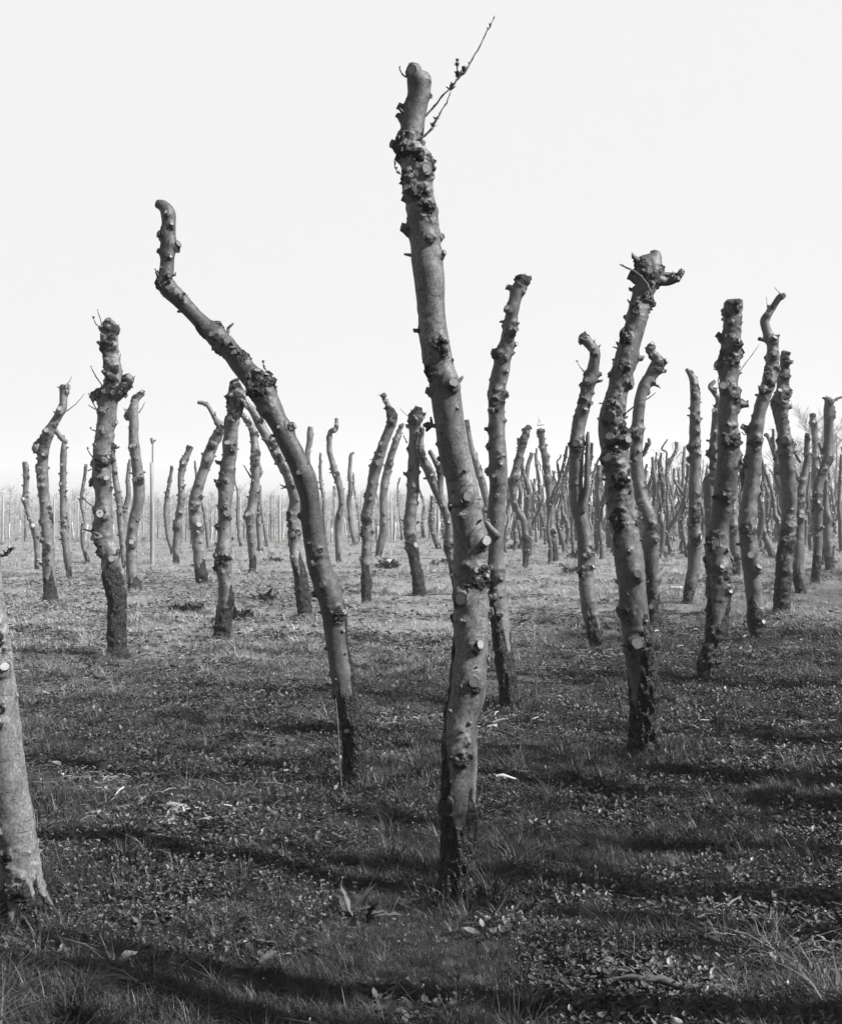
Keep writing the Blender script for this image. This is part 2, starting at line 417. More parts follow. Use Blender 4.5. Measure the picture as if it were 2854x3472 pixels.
def shaft(name, P, parent, org, seed, stubs=(), burls=(), rough_h=.25, res=None, knob=1.0, spurs=10, cap='wood', merged=None, far=False, fluff=0.0, tone=1.0, strips=()):
    """builds one trunk or limb. P: (x,y,z,r). stubs: (s, angle, r, ln, collar). returns samples for placing things"""
    P = np.asarray(P, float)
    L = np.sum(np.linalg.norm(np.diff(P[:, :3], axis=0), axis=1))
    dist = float(np.mean(P[:, 1])); step = res or max(.005, dist * 1.25 / 1235.0)
    n = int(max(10, min(700, L / step))); S, s = catmull(P, n)
    C = S[:, :3]; R = np.maximum(S[:, 3], .003)
    T, Nn, B = frames(C)
    seg = int(max(7, min(120, 2 * math.pi * R.mean() / step)))
    a = np.linspace(0, 2 * np.pi, seg, endpoint=False)
    A, SS = np.meshgrid(a, s); RR = R[:, None] * np.ones_like(A)
    cyl = np.stack([RR * np.cos(A), RR * np.sin(A), SS], -1)
    so = seed * 13.7
    q = cyl + so
    disp = fbm(q * np.array([7, 7, 5.0]), seed, 2) * .085 * knob
    disp += fbm(q * np.array([22, 22, 14.0]), seed + 1, 3) * .045 * knob
    rg = np.zeros_like(A); scar = np.zeros_like(A)
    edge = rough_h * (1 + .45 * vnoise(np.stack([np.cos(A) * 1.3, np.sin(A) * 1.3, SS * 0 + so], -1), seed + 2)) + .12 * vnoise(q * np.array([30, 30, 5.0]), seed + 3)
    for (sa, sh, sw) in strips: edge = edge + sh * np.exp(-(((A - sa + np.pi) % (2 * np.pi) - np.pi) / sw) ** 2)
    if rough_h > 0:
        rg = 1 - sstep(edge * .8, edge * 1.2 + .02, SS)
        disp += .30 * (1 - sstep(.05, .30, SS)) * (.6 + .5 * vnoise(np.stack([np.cos(A) * 1.6, np.sin(A) * 1.6, SS * 2 + so], -1), seed + 61))       # root flare
    rk = np.random.default_rng(seed + 77)
    for _ in range(int(L * 4.5)):                         # swellings where branches once stood
        s0 = rk.uniform(.15, L); w = rk.uniform(.018, .05); a0 = rk.uniform(0, 6.28); am = rk.uniform(.03, .15) * knob
        dd = (A - a0 + np.pi) % (2 * np.pi) - np.pi
        disp += am * np.exp(-((SS - s0) / w) ** 2) * (.25 + .75 * np.exp(-(dd / rk.uniform(.5, 1.1)) ** 2))
    # growth rings / creases that run round the trunk
    rr = np.random.default_rng(seed + 9)
    for _ in range(int(L * 3)):
        s0 = rr.uniform(.2, L); w = rr.uniform(.006, .012); ph = rr.uniform(0, 6.28)
        wob = s0 + .012 * np.sin(A + ph) + .004 * np.sin(3 * A)
        env = np.clip(np.cos(A - ph) * .7 + .5, 0, 1)
        disp += (-.035 * np.exp(-((SS - wob) / w) ** 2) + .03 * np.exp(-((SS - wob - .02) / .018) ** 2)) * env
        scar = np.maximum(scar, .5 * env * np.exp(-((SS - wob) / (w * .5)) ** 2))
    def dang(a0): return (A - a0 + np.pi) % (2 * np.pi) - np.pi
    for (s0, a0, rs, ln, *_r) in stubs:
        d2 = np.sqrt((dang(a0) * RR) ** 2 + ((SS - s0) * .9) ** 2) / max(rs, 1e-4)
        disp += (.95 * rs * np.exp(-(d2 / 1.6) ** 2)) / RR * .8
        if rs > .010:                                   # the bark collar and its eyebrow-shaped ridge
            up = .5 + .5 * np.tanh((SS - s0 + .3 * rs) / (.5 * rs))
            disp += rs * .16 / RR * np.exp(-((d2 - 2.0) / .22) ** 2) * up
            scar = np.maximum(scar, .8 * np.exp(-((d2 - 2.22) / .16) ** 2) * up)
            scar = np.maximum(scar, .5 * np.exp(-((d2 - 1.28) / .2) ** 2))
    for (s0, a0, rb) in burls:
        d2 = np.sqrt((dang(a0) * RR) ** 2 + ((SS - s0) * .8) ** 2) / rb
        d2 = d2 * (1 + .55 * fbm(q * (1.1 / rb), seed + 20, 2))
        e = np.exp(-(d2 ** 2) * 1.1)
        lump = fbm(q * (1.6 / rb) * np.array([1, 1, 1.2]), seed + 21, 3)
        fine = np.abs(fbm(q * (3.4 / rb), seed + 22, 3))
        disp += e * np.maximum(.40 + .60 * lump + .55 * (.5 - fine), .06) * rb / RR * .70
        rg = np.maximum(rg, np.clip(e * .85 + .55 * lump * e, 0, 1))
    if far is False:
        rid = np.abs(fbm(q * np.array([34, 34, 11.0]), seed + 30, 3))
        disp += rg * (.11 - .34 * rid)
    if fluff: disp += fluff * fbm(q * 16, seed + 44, 2)
    RD = RR * (1 + disp)
    V = C[:, None, :] + RD[..., None] * (np.cos(A)[..., None] * Nn[:, None, :] + np.sin(A)[..., None] * B[:, None, :])
    V = V.reshape(-1, 3)
    i = np.arange(n - 1)[:, None] * seg; j = np.arange(seg)[None, :]; j2 = (j + 1) % seg
    F = np.stack([i + j, i + j2, i + seg + j2, i + seg + j], -1).reshape(-1, 4)
    mi = [0] * len(F)
    # closing ring, slightly rounded, with an irregular sawn end
    V = list(map(tuple, V)); F = [tuple(int(z) for z in f) for f in F]
    base = (n - 1) * seg; tip = C[-1] + T[-1] * R[-1] * .18
    nv = len(V)
    ring = [tuple(C[-1] + T[-1] * R[-1] * .20 + (np.array(V[base + k]) - C[-1]) * .82) for k in range(seg)]
    V += ring; V.append(tuple(C[-1] + T[-1] * R[-1] * .17))
    for k in range(seg):
        k2 = (k + 1) % seg
        F.append((base + k, base + k2, nv + k2, nv + k)); mi.append(0)
        F.append((nv + k, nv + k2, nv + seg, nv + seg)[:3]); mi.append(1 if cap == 'wood' else 0)
    rgv = list(rg.ravel()) + [1.0 if cap != 'wood' else .3] * (seg + 1); scv = list(scar.ravel()) + [0] * (seg + 1)
    # little spur buds and bark horns that break the outline, and (far away) the sawn stubs themselves
    mb = MB()
    def pt(s0, a0, off=0.0):
        k = int(np.clip(np.searchsorted(s, s0), 0, n - 1)); ja = int(round(a0 / (2 * np.pi) * seg)) % seg
        o = np.cos(a0) * Nn[k] + np.sin(a0) * B[k]
        r_ = RD[k, ja]
        return Vector(C[k] + o * (r_ + off)), Vector(o), Vector(T[k]), float(R[k])
    for _ in range(spurs):
        s0 = rr.uniform(.25 * min(1, L), L * .99); a0 = rr.uniform(0, 6.28); p, o, t, r_ = pt(s0, a0, -.004)
        h = rr.uniform(.008, .034); w = rr.uniform(.004, .011)
        d = (o + t * rr.uniform(.1, 1.0)).normalized()
        mb.tube([p - d * .006, p + d * h * .5, p + d * h], [w * 1.3, w * .95, w * .6], 6)
    if merged:
        for (s0, a0, rs, ln, *_r) in stubs:
            p, o, t, r_ = pt(s0, a0, -rs * .5)
            d = (o + t * .35).normalized()
            mb.tube([p - d * rs * .5, p + d * rs * .3, p + d * (ln + rs * .4)], [rs * 1.5, rs * 1.1, rs], 6, 0, True, 1)
    b0 = len(V); V += [tuple(v) for v in mb.v]; F += [tuple(b0 + z for z in f) for f in mb.f]; mi += mb.m
    rgv += [.35] * len(mb.v); scv += [0] * len(mb.v)
    V = np.asarray(V) - np.asarray(org)[None, :]
    me = bpy.data.meshes.new(name); me.from_pydata(V.tolist(), [], F)
    me.materials.append(M['bark']); me.materials.append(M['wood_far'])
    me.polygons.foreach_set('material_index', np.asarray(mi, dtype=np.int32)); me.polygons.foreach_set('use_smooth', [True] * len(F))
    for nm, vv in (('rough', rgv), ('scar', scv)):
        at_ = me.attributes.new(nm, 'FLOAT', 'POINT'); at_.data.foreach_set('value', np.asarray(vv, dtype=np.float32))
    o = bpy.data.objects.new(name, me); COL.objects.link(o); o['tone'] = tone
    if parent: o.parent = parent
    return o, pt, s, C, R

def twig_mesh(parent, pts, org, leaves=0, name='twig'):
    mb = MB(); P = [Vector(p[:3]) for p in pts]; Rr = [p[3] for p in pts]
    Q = []; Rq = []
    for i in range(len(P) - 1):
        for k in range(3):
            t = k / 3; Q.append(P[i].lerp(P[i + 1], t) + Vector([random.uniform(-1, 1) * .0016 for _ in range(3)])); Rq.append(Rr[i] * (1 - t) + Rr[i + 1] * t + (.0012 if k == 0 else 0))
    Q.append(P[-1]); Rq.append(Rr[-1] * .5)
    Q = [q - org for q in Q]
    mb.tube(Q, Rq, 6)
    for q in Q[2::3]:                        # buds
        d = Vector((random.uniform(-1, 1), random.uniform(-1, 1), 1)).normalized()
        mb.tube([q, q + d * .006, q + d * .011], [.003, .0032, .0006], 5)
    tw = mb.build(name, M['twig'], parent)
    return tw, Q
def leaf_tuft(parent, q, size, n=6, up=Vector((0, 0, 1))):
    lb = MB()
    for k in range(n):
        w = 6.28 * k / n + random.uniform(-.4, .4)
        d = (Vector((math.cos(w), math.sin(w), 0)) * random.uniform(.4, 1) + up * random.uniform(.5, 1.3)).normalized()
        s = d.cross(Vector((0, 0, 1))).normalized() * size * .17
        c = -up * size * .1
        lb.strip([[q - s * .2, q, q + s * .2], [q + d * size * .35 - s, q + d * size * .35 + c * .3, q + d * size * .35 + s],
                  [q + d * size * .7 - s * .8, q + d * size * .7 + c * .2, q + d * size * .7 + s * .8], [q + d * size + c * 1.4] * 3])
    return lb.build('leaf_cluster', M['leaf'], parent)

TREE_GROUP = 'fruit trees sawn back to bare poles'
TREES = []
def image_place(path2, x, y):
    """where on a photo centreline a picture point sits: arc fraction index, signed offset in half widths"""
    best = None
    for i in range(len(path2) - 1):
        ax, ay, aw = path2[i][:3]; bx, by, bw_ = path2[i + 1][:3]
        L2 = (bx - ax) ** 2 + (by - ay) ** 2; t = max(0, min(1, ((x - ax) * (bx - ax) + (y - ay) * (by - ay)) / L2))
        cx, cy = ax + t * (bx - ax), ay + t * (by - ay); d = math.hypot(x - cx, y - cy)
        if best is None or d < best[0]:
            l = math.sqrt(L2); tx, ty = (bx - ax) / l, (by - ay) / l
            off = (x - cx) * -ty + (y - cy) * tx
            best = (d, i + t, off / ((aw + t * (bw_ - aw)) / 2), (aw + t * (bw_ - aw)) / 2)
    return best[1:]
def tree(label, path, stubs='', burls='', limbs=(), twigs=(), rough=.25, n_auto=6, depth_px=None, wobble=None, seed=None, spurs=12, knob=1.0, top=True, merged=False, fluff=0.0, group=TREE_GROUP, stub_r=(.006, .020), tone=None, strips=()):
    path = parse(path)
    seed = seed if seed is not None else len(TREES) + 101
    rs_ = random.Random(seed); tone = (tone or (1.3 if path[0][0] < 820 else 1.0)) * rs_.uniform(.88, 1.12); rough += .17; n_auto = int(n_auto * (2.2 if merged else 1.6) + 1); knob = 1.5 if merged else knob; spurs = int(spurs * 1.0)  # bark left of the middle painted lighter to stand in for haze
    Y0 = ground_depth(depth_px or path[0][1]) * (EYE - .03) / EYE
    amp = .05 if wobble is None else wobble
    P = px_to_world(path, Y0, amp, seed)
    # carry the trunk down into the soil
    b = P[0]; d0 = (b[0], b[1], 0.0)
    P = [(b[0], b[1], -.12, b[3] * 1.05)] + ([] if b[2] < .03 else []) + P
    org = Vector(d0)
    root = empty('fruit_tree', org)
    tag(root, label, 'tree', group)
    k = Y0 / FPX
    cum = [0]
    for i in range(1, len(P)): cum.append(cum[-1] + math.dist(P[i][:3], P[i-1][:3]))
    def to_s(u): i = int(u); i = min(i, len(path) - 2); t = u - i; return cum[i + 1] + t * (cum[i + 2] - cum[i + 1])
    ST = []; Ltot = cum[-1]
    for q in parse(stubs) if stubs else []:
        u, off, hw = image_place(path, q[0], q[1]); r = max(q[2] * k, .006)
        if abs(off) < .9: a0 = math.asin(max(-1, min(1, off * .88))); ln = r * rs_.uniform(.55, 1.0)
        else:
            a0 = math.copysign(math.radians(rs_.uniform(66, 92)), off); ln = max(r * .5, (abs(off) - 1.0) * hw * k)
        if len(q) > 3: a0 = a0 * q[3]
        ST.append((to_s(u), a0, r, ln))
    tries = 0; want = len(ST) + n_auto
    while len(ST) < want and tries < 400:
        tries += 1
        s0 = Ltot * (rs_.random() ** .75) * .97 + .03; a0 = rs_.uniform(-2.6, 2.6); r = stub_r[0] + (stub_r[1] * (1.2 if Y0 > 8 else 1) - stub_r[0]) * rs_.random() ** 1.3
        i = min(range(len(cum)), key=lambda z: abs(cum[z] - s0)); Rl = P[i][3]
        r = min(r, Rl * .62)
        if s0 < .35 and rs_.random() < .7: continue
        if any(abs(s0 - w[0]) < (r + w[2]) * 1.7 and abs((a0 - w[1] + 3.14) % 6.28 - 3.14) * Rl < (r + w[2]) * 1.8 for w in ST): continue
        ST.append((s0, a0, r, r * (rs_.uniform(.3, 1.6) if abs(a0) < .9 else rs_.uniform(.7, 2.6))))
    BU = []
    for q in parse(burls) if burls else []:
        u, off, hw = image_place(path, q[0], q[1])
        BU.append((to_s(u), math.asin(max(-1, min(1, off * .95))), q[2] * k))
    nb_ = 0
    while nb_ < (2 if Y0 < 7 else 6):
        s0 = Ltot * rs_.uniform(.3, 1); i = min(range(len(cum)), key=lambda z: abs(cum[z] - s0)); a0 = rs_.uniform(-2, 2)
        BU.append((s0, a0, P[i][3] * rs_.uniform(.35, .8))); nb_ += 1
        if not merged and len(ST) < 60: ST.append((s0 + rs_.uniform(-.02, .02), a0 + rs_.uniform(-.3, .3), rs_.uniform(.006, .013), rs_.uniform(.006, .02)))
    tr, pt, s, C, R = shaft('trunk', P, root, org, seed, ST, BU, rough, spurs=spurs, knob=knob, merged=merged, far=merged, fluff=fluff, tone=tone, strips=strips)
    if not merged:
        for (s0, a0, r, ln) in ST:
            p, o, t, r_ = pt(s0, a0, -r * .25)
            d = (o + t * rs_.uniform(.15, .5)).normalized()
            add_stub(root, p - org, d, r, max(ln, r * .5), Y0 < 14, tone)
    for lm in limbs:
        sp_ = lm if isinstance(lm, dict) else dict(path=lm)
        lp = parse(sp_['path']); LP = px_to_world(lp, Y0 + sp_.get('dy', 0), .02, seed + 3)
        u, off, hw = image_place(path, lp[0][0], lp[0][1])
        # root the limb on the trunk's axis
        j = int(np.clip(np.searchsorted(s, to_s(u)), 0, len(s) - 1)); c0 = C[j]
        LP = [(c0[0], c0[1], c0[2] - LP[0][3] * .5, LP[0][3] * 1.0)] + LP
        Ll = sum(math.dist(LP[i][:3], LP[i-1][:3]) for i in range(1, len(LP)))
        ls = [(rs_.uniform(.3, .95) * Ll, rs_.uniform(-2.4, 2.4), min(rs_.uniform(.009, .018), LP[-1][3] * .7), .01) for _ in range(sp_.get('n', 3))]
        lb = [(Ll * .6, .5, LP[1][3] * 1.6)] if sp_.get('burl') else []
        lo, lpt, *_ = shaft('limb', LP, root, org, seed + 40, ls, lb, 0, spurs=5, merged=merged, far=merged, tone=tone)
        if not merged:
            for (s0, a0, r, ln) in ls:
                p, o, t, r_ = lpt(s0, a0, -r * .25); d = (o + t * .3).normalized()
                add_stub(root, p - org, d, r, max(ln, r * .6), Y0 < 14, tone)
    for tw in twigs:
        sp_ = tw if isinstance(tw, dict) else dict(path=tw)
        tp = parse(sp_['path']); TP = px_to_world(tp, Y0 + sp_.get('dy', -.02), .015, seed + 5)
        TP = [(x, y, z, max(r, .0011)) for x, y, z, r in TP]
        o, Q = twig_mesh(root, TP, org)
        for (ti, sz, nn) in sp_.get('leaves', ()):
            leaf_tuft(o, Q[min(len(Q) - 1, ti * 3)], sz * .75, nn)
    TREES.append(root)
    return root
def leaf_material():
    m, n, b = mat('young_leaf', .5, .4)
    b.inputs['Base Color'].default_value = g(.07)
    return m
M['leaf'] = leaf_material()

# ---------------------------------------------------------------- the trees, read off the photograph one by one
tree('tallest pale-barked trunk in the middle, with a long budding shoot rising from its sawn top',
     'Z947,1822,80 947,1770,74 945,1700,72 G492,2050,262 490,1900,262 500,1700,266 540,1560,290 556,1400,284 568,1200,276 575,1000,274 576,800,266 574,600,266 570,400,262 556,200,246 526,0,255 '
     'F648,1900,260 616,1700,242 566,1500,246 530,1300,236 502,1100,236 486,950,228 442,800,236 408,600,238 384,400,226 372,200,234 350,0,236 '
     'E564,1900,236 544,1700,238 518,1550,226 498,1400,228 474,1250,220 446,1150,194 460,1050,192 486,900,172 512,750,176 522,650,196 528,600,170',
     'E475,578,42 362,860,36 360,935,24 602,770,20 318,1165,34 566,1400,56 445,1440,26 438,1535,34 395,1830,40 605,1925,28 697,1880,24 722,2035,30 '
     'F250,530,18 548,945,40 350,1000,30 735,1818,46 420,1420,10 565,1780,10 590,1135,8 '
     'G668,318,52 612,540,28 505,775,56 738,885,38 503,945,20 625,1150,38 722,1250,30 590,1440,44 490,1470,20 500,1810,12',
     'E520,1290,80 430,1440,80 590,1690,70 540,1550,60 410,1230,50 600,1330,60 F430,640,60 345,850,50 470,700,45 G480,2020,75 420,940,40 600,1460,50',
     limbs=[dict(path='F420,1278,40 370,1272,34 316,1272,32', n=0)],
     twigs=[dict(path='E570,925,18 640,845,14 700,765,12 780,690,12 830,620,14 880,580,14 940,470,11 1000,370,10 1045,270,9 1080,215,9 1122,122,4', dy=-.02, leaves=[(4, .05, 8), (5, .045, 8), (3, .03, 6), (9, .022, 5)]),
            dict(path='E490,1118,20 560,1080,18 625,1020,20 650,960,18 690,890,10 735,820,9 770,720,9', dy=-.05, leaves=[(2, .035, 6), (3, .03, 6), (6, .04, 7)]),
            dict(path='E820,580,9 822,530,8 820,495,7', leaves=[(2, .025, 6), (1, .03, 6)]),
            dict(path='E415,615,16 385,590,13 366,560,9 360,535,6', dy=-.02),
            dict(path='E372,1385,12 340,1370,8 328,1330,8 322,1300,8', dy=-.03, leaves=[(3, .02, 4)])],
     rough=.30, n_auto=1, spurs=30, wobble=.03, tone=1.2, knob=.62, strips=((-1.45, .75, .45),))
tree('long trunk leaning far left and bent upright near its top, beside the tallest one',
     'D545,1500,125 535,1400,130 530,1250,145 522,1150,135 487,1000,140 455,850,138 430,700,128 412,550,138 387,400,146 337,250,146 300,100,134 '
     'O840,1400,232 812,1100,222 764,900,232 704,750,222 636,600,220 556,450,215 484,300,215 '
     'B880,1650,185 790,1500,180 705,1400,162 605,1270,146 505,1170,150 420,1090,124 330,1000,112 235,900,114 155,820,125 128,760,115 140,700,110 148,600,102 155,450,102 158,340,102 150,260,104 118,215,84 72,196,60',
     'B155,290,18 100,430,26 84,550,20 228,510,28 180,600,14 112,680,10 520,1092,22 655,1290,30 835,1475,32 885,1500,22 770,1495,18 908,1465,24 772,1605,24 1078,1835,28 505,1180,26 735,1320,18 190,370,16 '
     'O705,810,28 800,1575,16 692,1300,26 900,1690,26 845,1800,36 490,340,20 D345,310,22 282,380,20 462,490,22 470,590,10 ',
     'B250,880,45 85,800,40 495,1310,40 400,1160,40 850,1600,85 920,1520,50 560,1120,35 O490,330,50 930,1670,55 D440,480,40 540,1200,60 480,1150,40',
     twigs=[dict(path='B875,1455,14 878,1430,10 858,1405,8 852,1372,8', leaves=[(2, .03, 6), (3, .03, 7)]),
            dict(path='B590,1150,30 596,1110,22 620,1090,14 638,1076,8'), dict(path='B90,715,14 72,695,9 56,680,6'), dict(path='B195,722,12 212,705,6'),
            dict(path='D455,1520,8 440,1350,9 432,1150,8 418,1000,7', dy=-.06)],
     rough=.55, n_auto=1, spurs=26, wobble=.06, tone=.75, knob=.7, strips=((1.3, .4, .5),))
tree('pale smooth trunk cut off by the left edge of the picture, nearest to the viewer',
     'H140,1955,262 128,1850,232 106,1650,222 84,1450,210 52,1250,206 28,1050,200 4,850,196 -16,650,190 -34,500,192 -52,350,188 -74,200,186 -90,50,182 -150,-300,170 -210,-800,150 -240,-1300,130',
     'H46,585,34 92,740,12', 'H20,420,60 140,1800,75 60,1620,45 200,1880,50', rough=.06, n_auto=1, spurs=12, wobble=.03, tone=1.4,
     knob=.6, twigs=[dict(path='A-90,1400,20 -30,1425,16 10,1438,15 38,1430,13 62,1412,11', leaves=[(3, .04, 5), (4, .04, 6)])])
tree('dark-footed trunk right behind the tallest one, with a knobbly cut fist on top',
     'G880,1590,130 870,1450,145 848,1300,150 832,1150,150 810,950,152 790,750,150 775,550,145 765,350,136 768,200,140 F900,1927,140 910,1750,136 910,1600,138 905,1450,134 903,1300,128 900,1150,128 902,1000,130 930,850,130 962,700,118 990,560,102 1012,440,95 1040,300,100 1072,200,98 1092,130,96 1085,85,76',
     'F985,185,24 1160,110,20 1118,225,14 1030,510,28 1052,640,20 895,700,28 975,845,16 960,1030,18 860,1150,20 975,1235,16 815,1310,22 930,1590,15 880,1680,18 828,1640,24 838,1440,22 G725,535,22 815,615,18 735,770,28 770,700,14',
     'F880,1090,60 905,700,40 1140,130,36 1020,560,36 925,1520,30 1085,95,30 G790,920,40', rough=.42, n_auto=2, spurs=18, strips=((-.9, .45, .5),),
     limbs=[dict(path='G775,262,70 735,220,56 690,160,46', dy=-.03, n=0)])
tree('thin leaning trunk squeezed between the tallest trunk and the one right behind it',
     'G705,330,60 695,200,55 690,60,52 F830,1960,54 812,1850,56 780,1720,62 735,1580,62 695,1450,54 672,1340,48 655,1235,42', 'F770,1680,14 790,1725,12 730,1540,12', 'F660,1290,30 655,1230,26', n_auto=5, rough=.2, wobble=.02)
tree('forked slim trunk pressed against the left side of the tallest one',
     'W872,1430,60 850,1330,60 820,1180,60 800,1080,72 806,960,64 790,860,62 742,740,64 690,620,64 642,500,68 606,430,60 600,330,42 610,220,34',
     'W678,570,16 685,540,12 760,800,12 800,915,12', 'W800,1080,40 605,400,34 610,250,24', n_auto=10, rough=.3, stub_r=(.012, .02),
     limbs=[dict(path='W738,740,54 742,640,48 738,540,44 702,460,36 665,385,32', n=4, burl=1)])
tree('upright trunk with a flared crown-like cap, standing between the leaning trunk and the tallest one',
     'W592,1430,88 575,1300,84 545,1150,86 530,1050,90 520,900,90 530,780,84 542,650,84 548,500,84 550,380,80 556,280,84 560,200,74 564,150,84 572,100,56 580,62,44',
     'W565,150,14 600,145,14 485,565,16 555,1100,24 505,1110,16 500,375,14 575,400,12 500,210,20 620,120,12', 'W565,150,48 510,145,30 615,145,26 585,80,34 530,1050,45', n_auto=8, rough=.55,
     twigs=['W500,130,5 470,100,4 445,75,4', 'W610,140,5 635,115,4 645,98,3', 'W500,330,12 485,300,9 470,270,9'])
tree('right-leaning knobbly-necked trunk with a thin stick tip, left of the tallest one',
     'W196,1500,66 200,1380,80 200,1250,76 205,1100,74 206,950,72 200,870,84 225,750,80 250,600,80 288,450,80 322,350,74 360,250,70 386,180,62 382,120,64 362,60,32 330,5,28 322,-22,30',
     'W280,485,24 240,510,14 310,345,18 295,430,14 385,160,18 245,625,14 200,1110,16 230,740,12 235,700,12 155,1190,12 325,-25,14', 'W385,110,44 390,170,34 210,890,34', n_auto=8, rough=.4,
     twigs=['W250,455,8 235,450,5 222,455,5', 'W325,0,5 300,-15,4 285,-35,4'])
tree('slim trunk swaying right, its foot bare above a small white box',
     'W290,1160,44 302,1090,60 325,980,60 326,850,56 324,720,58 340,600,60 366,480,54 396,380,52 424,310,44 440,250,34 455,200,30',
     'W380,485,14 400,360,14 320,920,14 460,200,14 415,310,12', 'W370,470,26 415,310,24', n_auto=14, rough=.1,
     twigs=['W240,1140,7 265,1132,6 285,1130,8'])
tree('leaning trunk half hidden behind the long leaning one, its forked tip ending at the bend',
     'D240,505,88 226,400,86 205,250,78 O660,1750,130 650,1600,130 645,1450,132 640,1300,140 650,1150,130 625,1000,126 582,850,132 520,720,130 452,600,130 392,500,116 330,400,110 270,300,106 220,200,92 172,120,80 115,85,46',
     'O430,610,24 395,575,18 310,460,18 625,935,22 640,1520,22 650,1770,26 680,1850,18 500,1000,10 150,40,20', 'O590,1350,70 640,1500,60 480,650,50 420,500,50 280,260,50', n_auto=8, rough=.5,
     twigs=['O545,985,18 520,990,14 492,1003,10'])
tree('pale-waisted stout trunk with a left-pointing elbow top, left of the leaning ones',
     'O182,1910,66 185,1750,84 175,1600,90 166,1450,100 165,1300,118 186,1150,108 210,1000,104 215,850,92 212,700,104 215,600,100 200,450,82 175,330,76 135,270,58 82,200,50 38,160,36',
     'O150,1280,34 102,1310,22 195,1595,16 165,1480,14 130,235,24 185,915,14 190,640,16 160,790,12', 'O240,600,40 220,700,44 180,400,36 160,270,30', n_auto=16, rough=.2,
     twigs=['O172,880,28 125,805,14 100,760,12 80,735,9'], limbs=[dict(path='O232,900,40 265,850,38 275,790,34 258,720,26', n=2)])
tree('short pale trunk with a rounded foot, tucked beside the pale-waisted stout one',
     'O268,1680,60 264,1550,64 250,1400,60 246,1250,50 262,1100,38 268,960,32', 'O262,1375,14 245,1260,14', 'O248,1260,30', n_auto=9, rough=.06)
tree('very thin dark-footed trunk right of the short pale round-footed one', 'O336,1625,34 325,1500,34 308,1400,30 285,1250,28 270,1120,24', '', '', n_auto=6, rough=.1, merged=True)
tree('straight thick trunk with a ragged forked top just left of the leaning one',
     'U712,2045,92 725,1900,94 735,1750,92 718,1600,94 725,1450,80 724,1300,76 735,1150,90 750,1000,82 760,850,80 772,750,74 784,680,72 790,620,78 795,560,60 772,515,36',
     'U742,1325,22 745,1555,16 680,1560,16 672,1385,16 770,740,16 758,885,22 835,640,30 770,610,14 700,1070,10 780,1460,10', 'U720,1590,44 755,620,36 815,640,34 790,720,34 700,1980,44 790,540,36', n_auto=12, rough=.45, spurs=24,
     limbs=[dict(path='U738,790,36 735,750,26 738,722,18', n=0)], twigs=['U765,610,9 755,590,7 745,575,6'])
tree('hook-armed trunk whose long thin top arm points left, left of the ragged-topped one',
     'U592,1718,66 580,1620,70 570,1500,74 560,1400,74 546,1270,66 556,1180,66 590,1080,60 622,980,64 660,880,60 698,795,46 668,740,27 628,665,24 606,648,24 566,641,20',
     'U575,1380,20 573,1420,14 630,985,20 710,780,16 690,810,12 540,1275,14 575,1130,10', 'U545,1270,36 700,790,26 650,900,30 590,1690,36', n_auto=12, rough=.34, spurs=20)
tree('slim knotted trunk with a tufted cap, between the tall post and the hook-armed trunk',
     'U436,1600,36 440,1480,46 450,1350,44 468,1200,40 464,1100,38 480,1010,42 504,950,36 522,905,34', 'U465,1300,12 455,1380,12 485,1005,12', 'U522,900,22 475,1000,20', n_auto=16, rough=.1, stub_r=(.013, .022))
tree('thin crooked trunk just right of the tall pale post', 'U414,1540,22 392,1450,30 376,1330,26 380,1220,25 396,1120,22 412,1020,18', '', '', n_auto=10, rough=.08, merged=True)
tree('trunk with bulging joints and pointed top, right behind the dark burled one',
     'A742,1620,66 727,1500,62 726,1380,60 738,1250,60 765,1130,62 764,1020,60 750,900,58 737,800,55 738,700,50 740,620,46 750,575,42 788,540,32',
     'A727,1275,12 757,1020,12 735,1360,16 740,830,14 790,535,10 700,650,18', 'A725,1370,30 735,560,20', n_auto=12, rough=.14,
     limbs=[dict(path='A738,690,34 712,672,30 692,680,28', n=1, burl=1)], twigs=['A765,650,8 785,620,5 800,590,4', 'A705,655,6 690,635,5 680,622,4'])
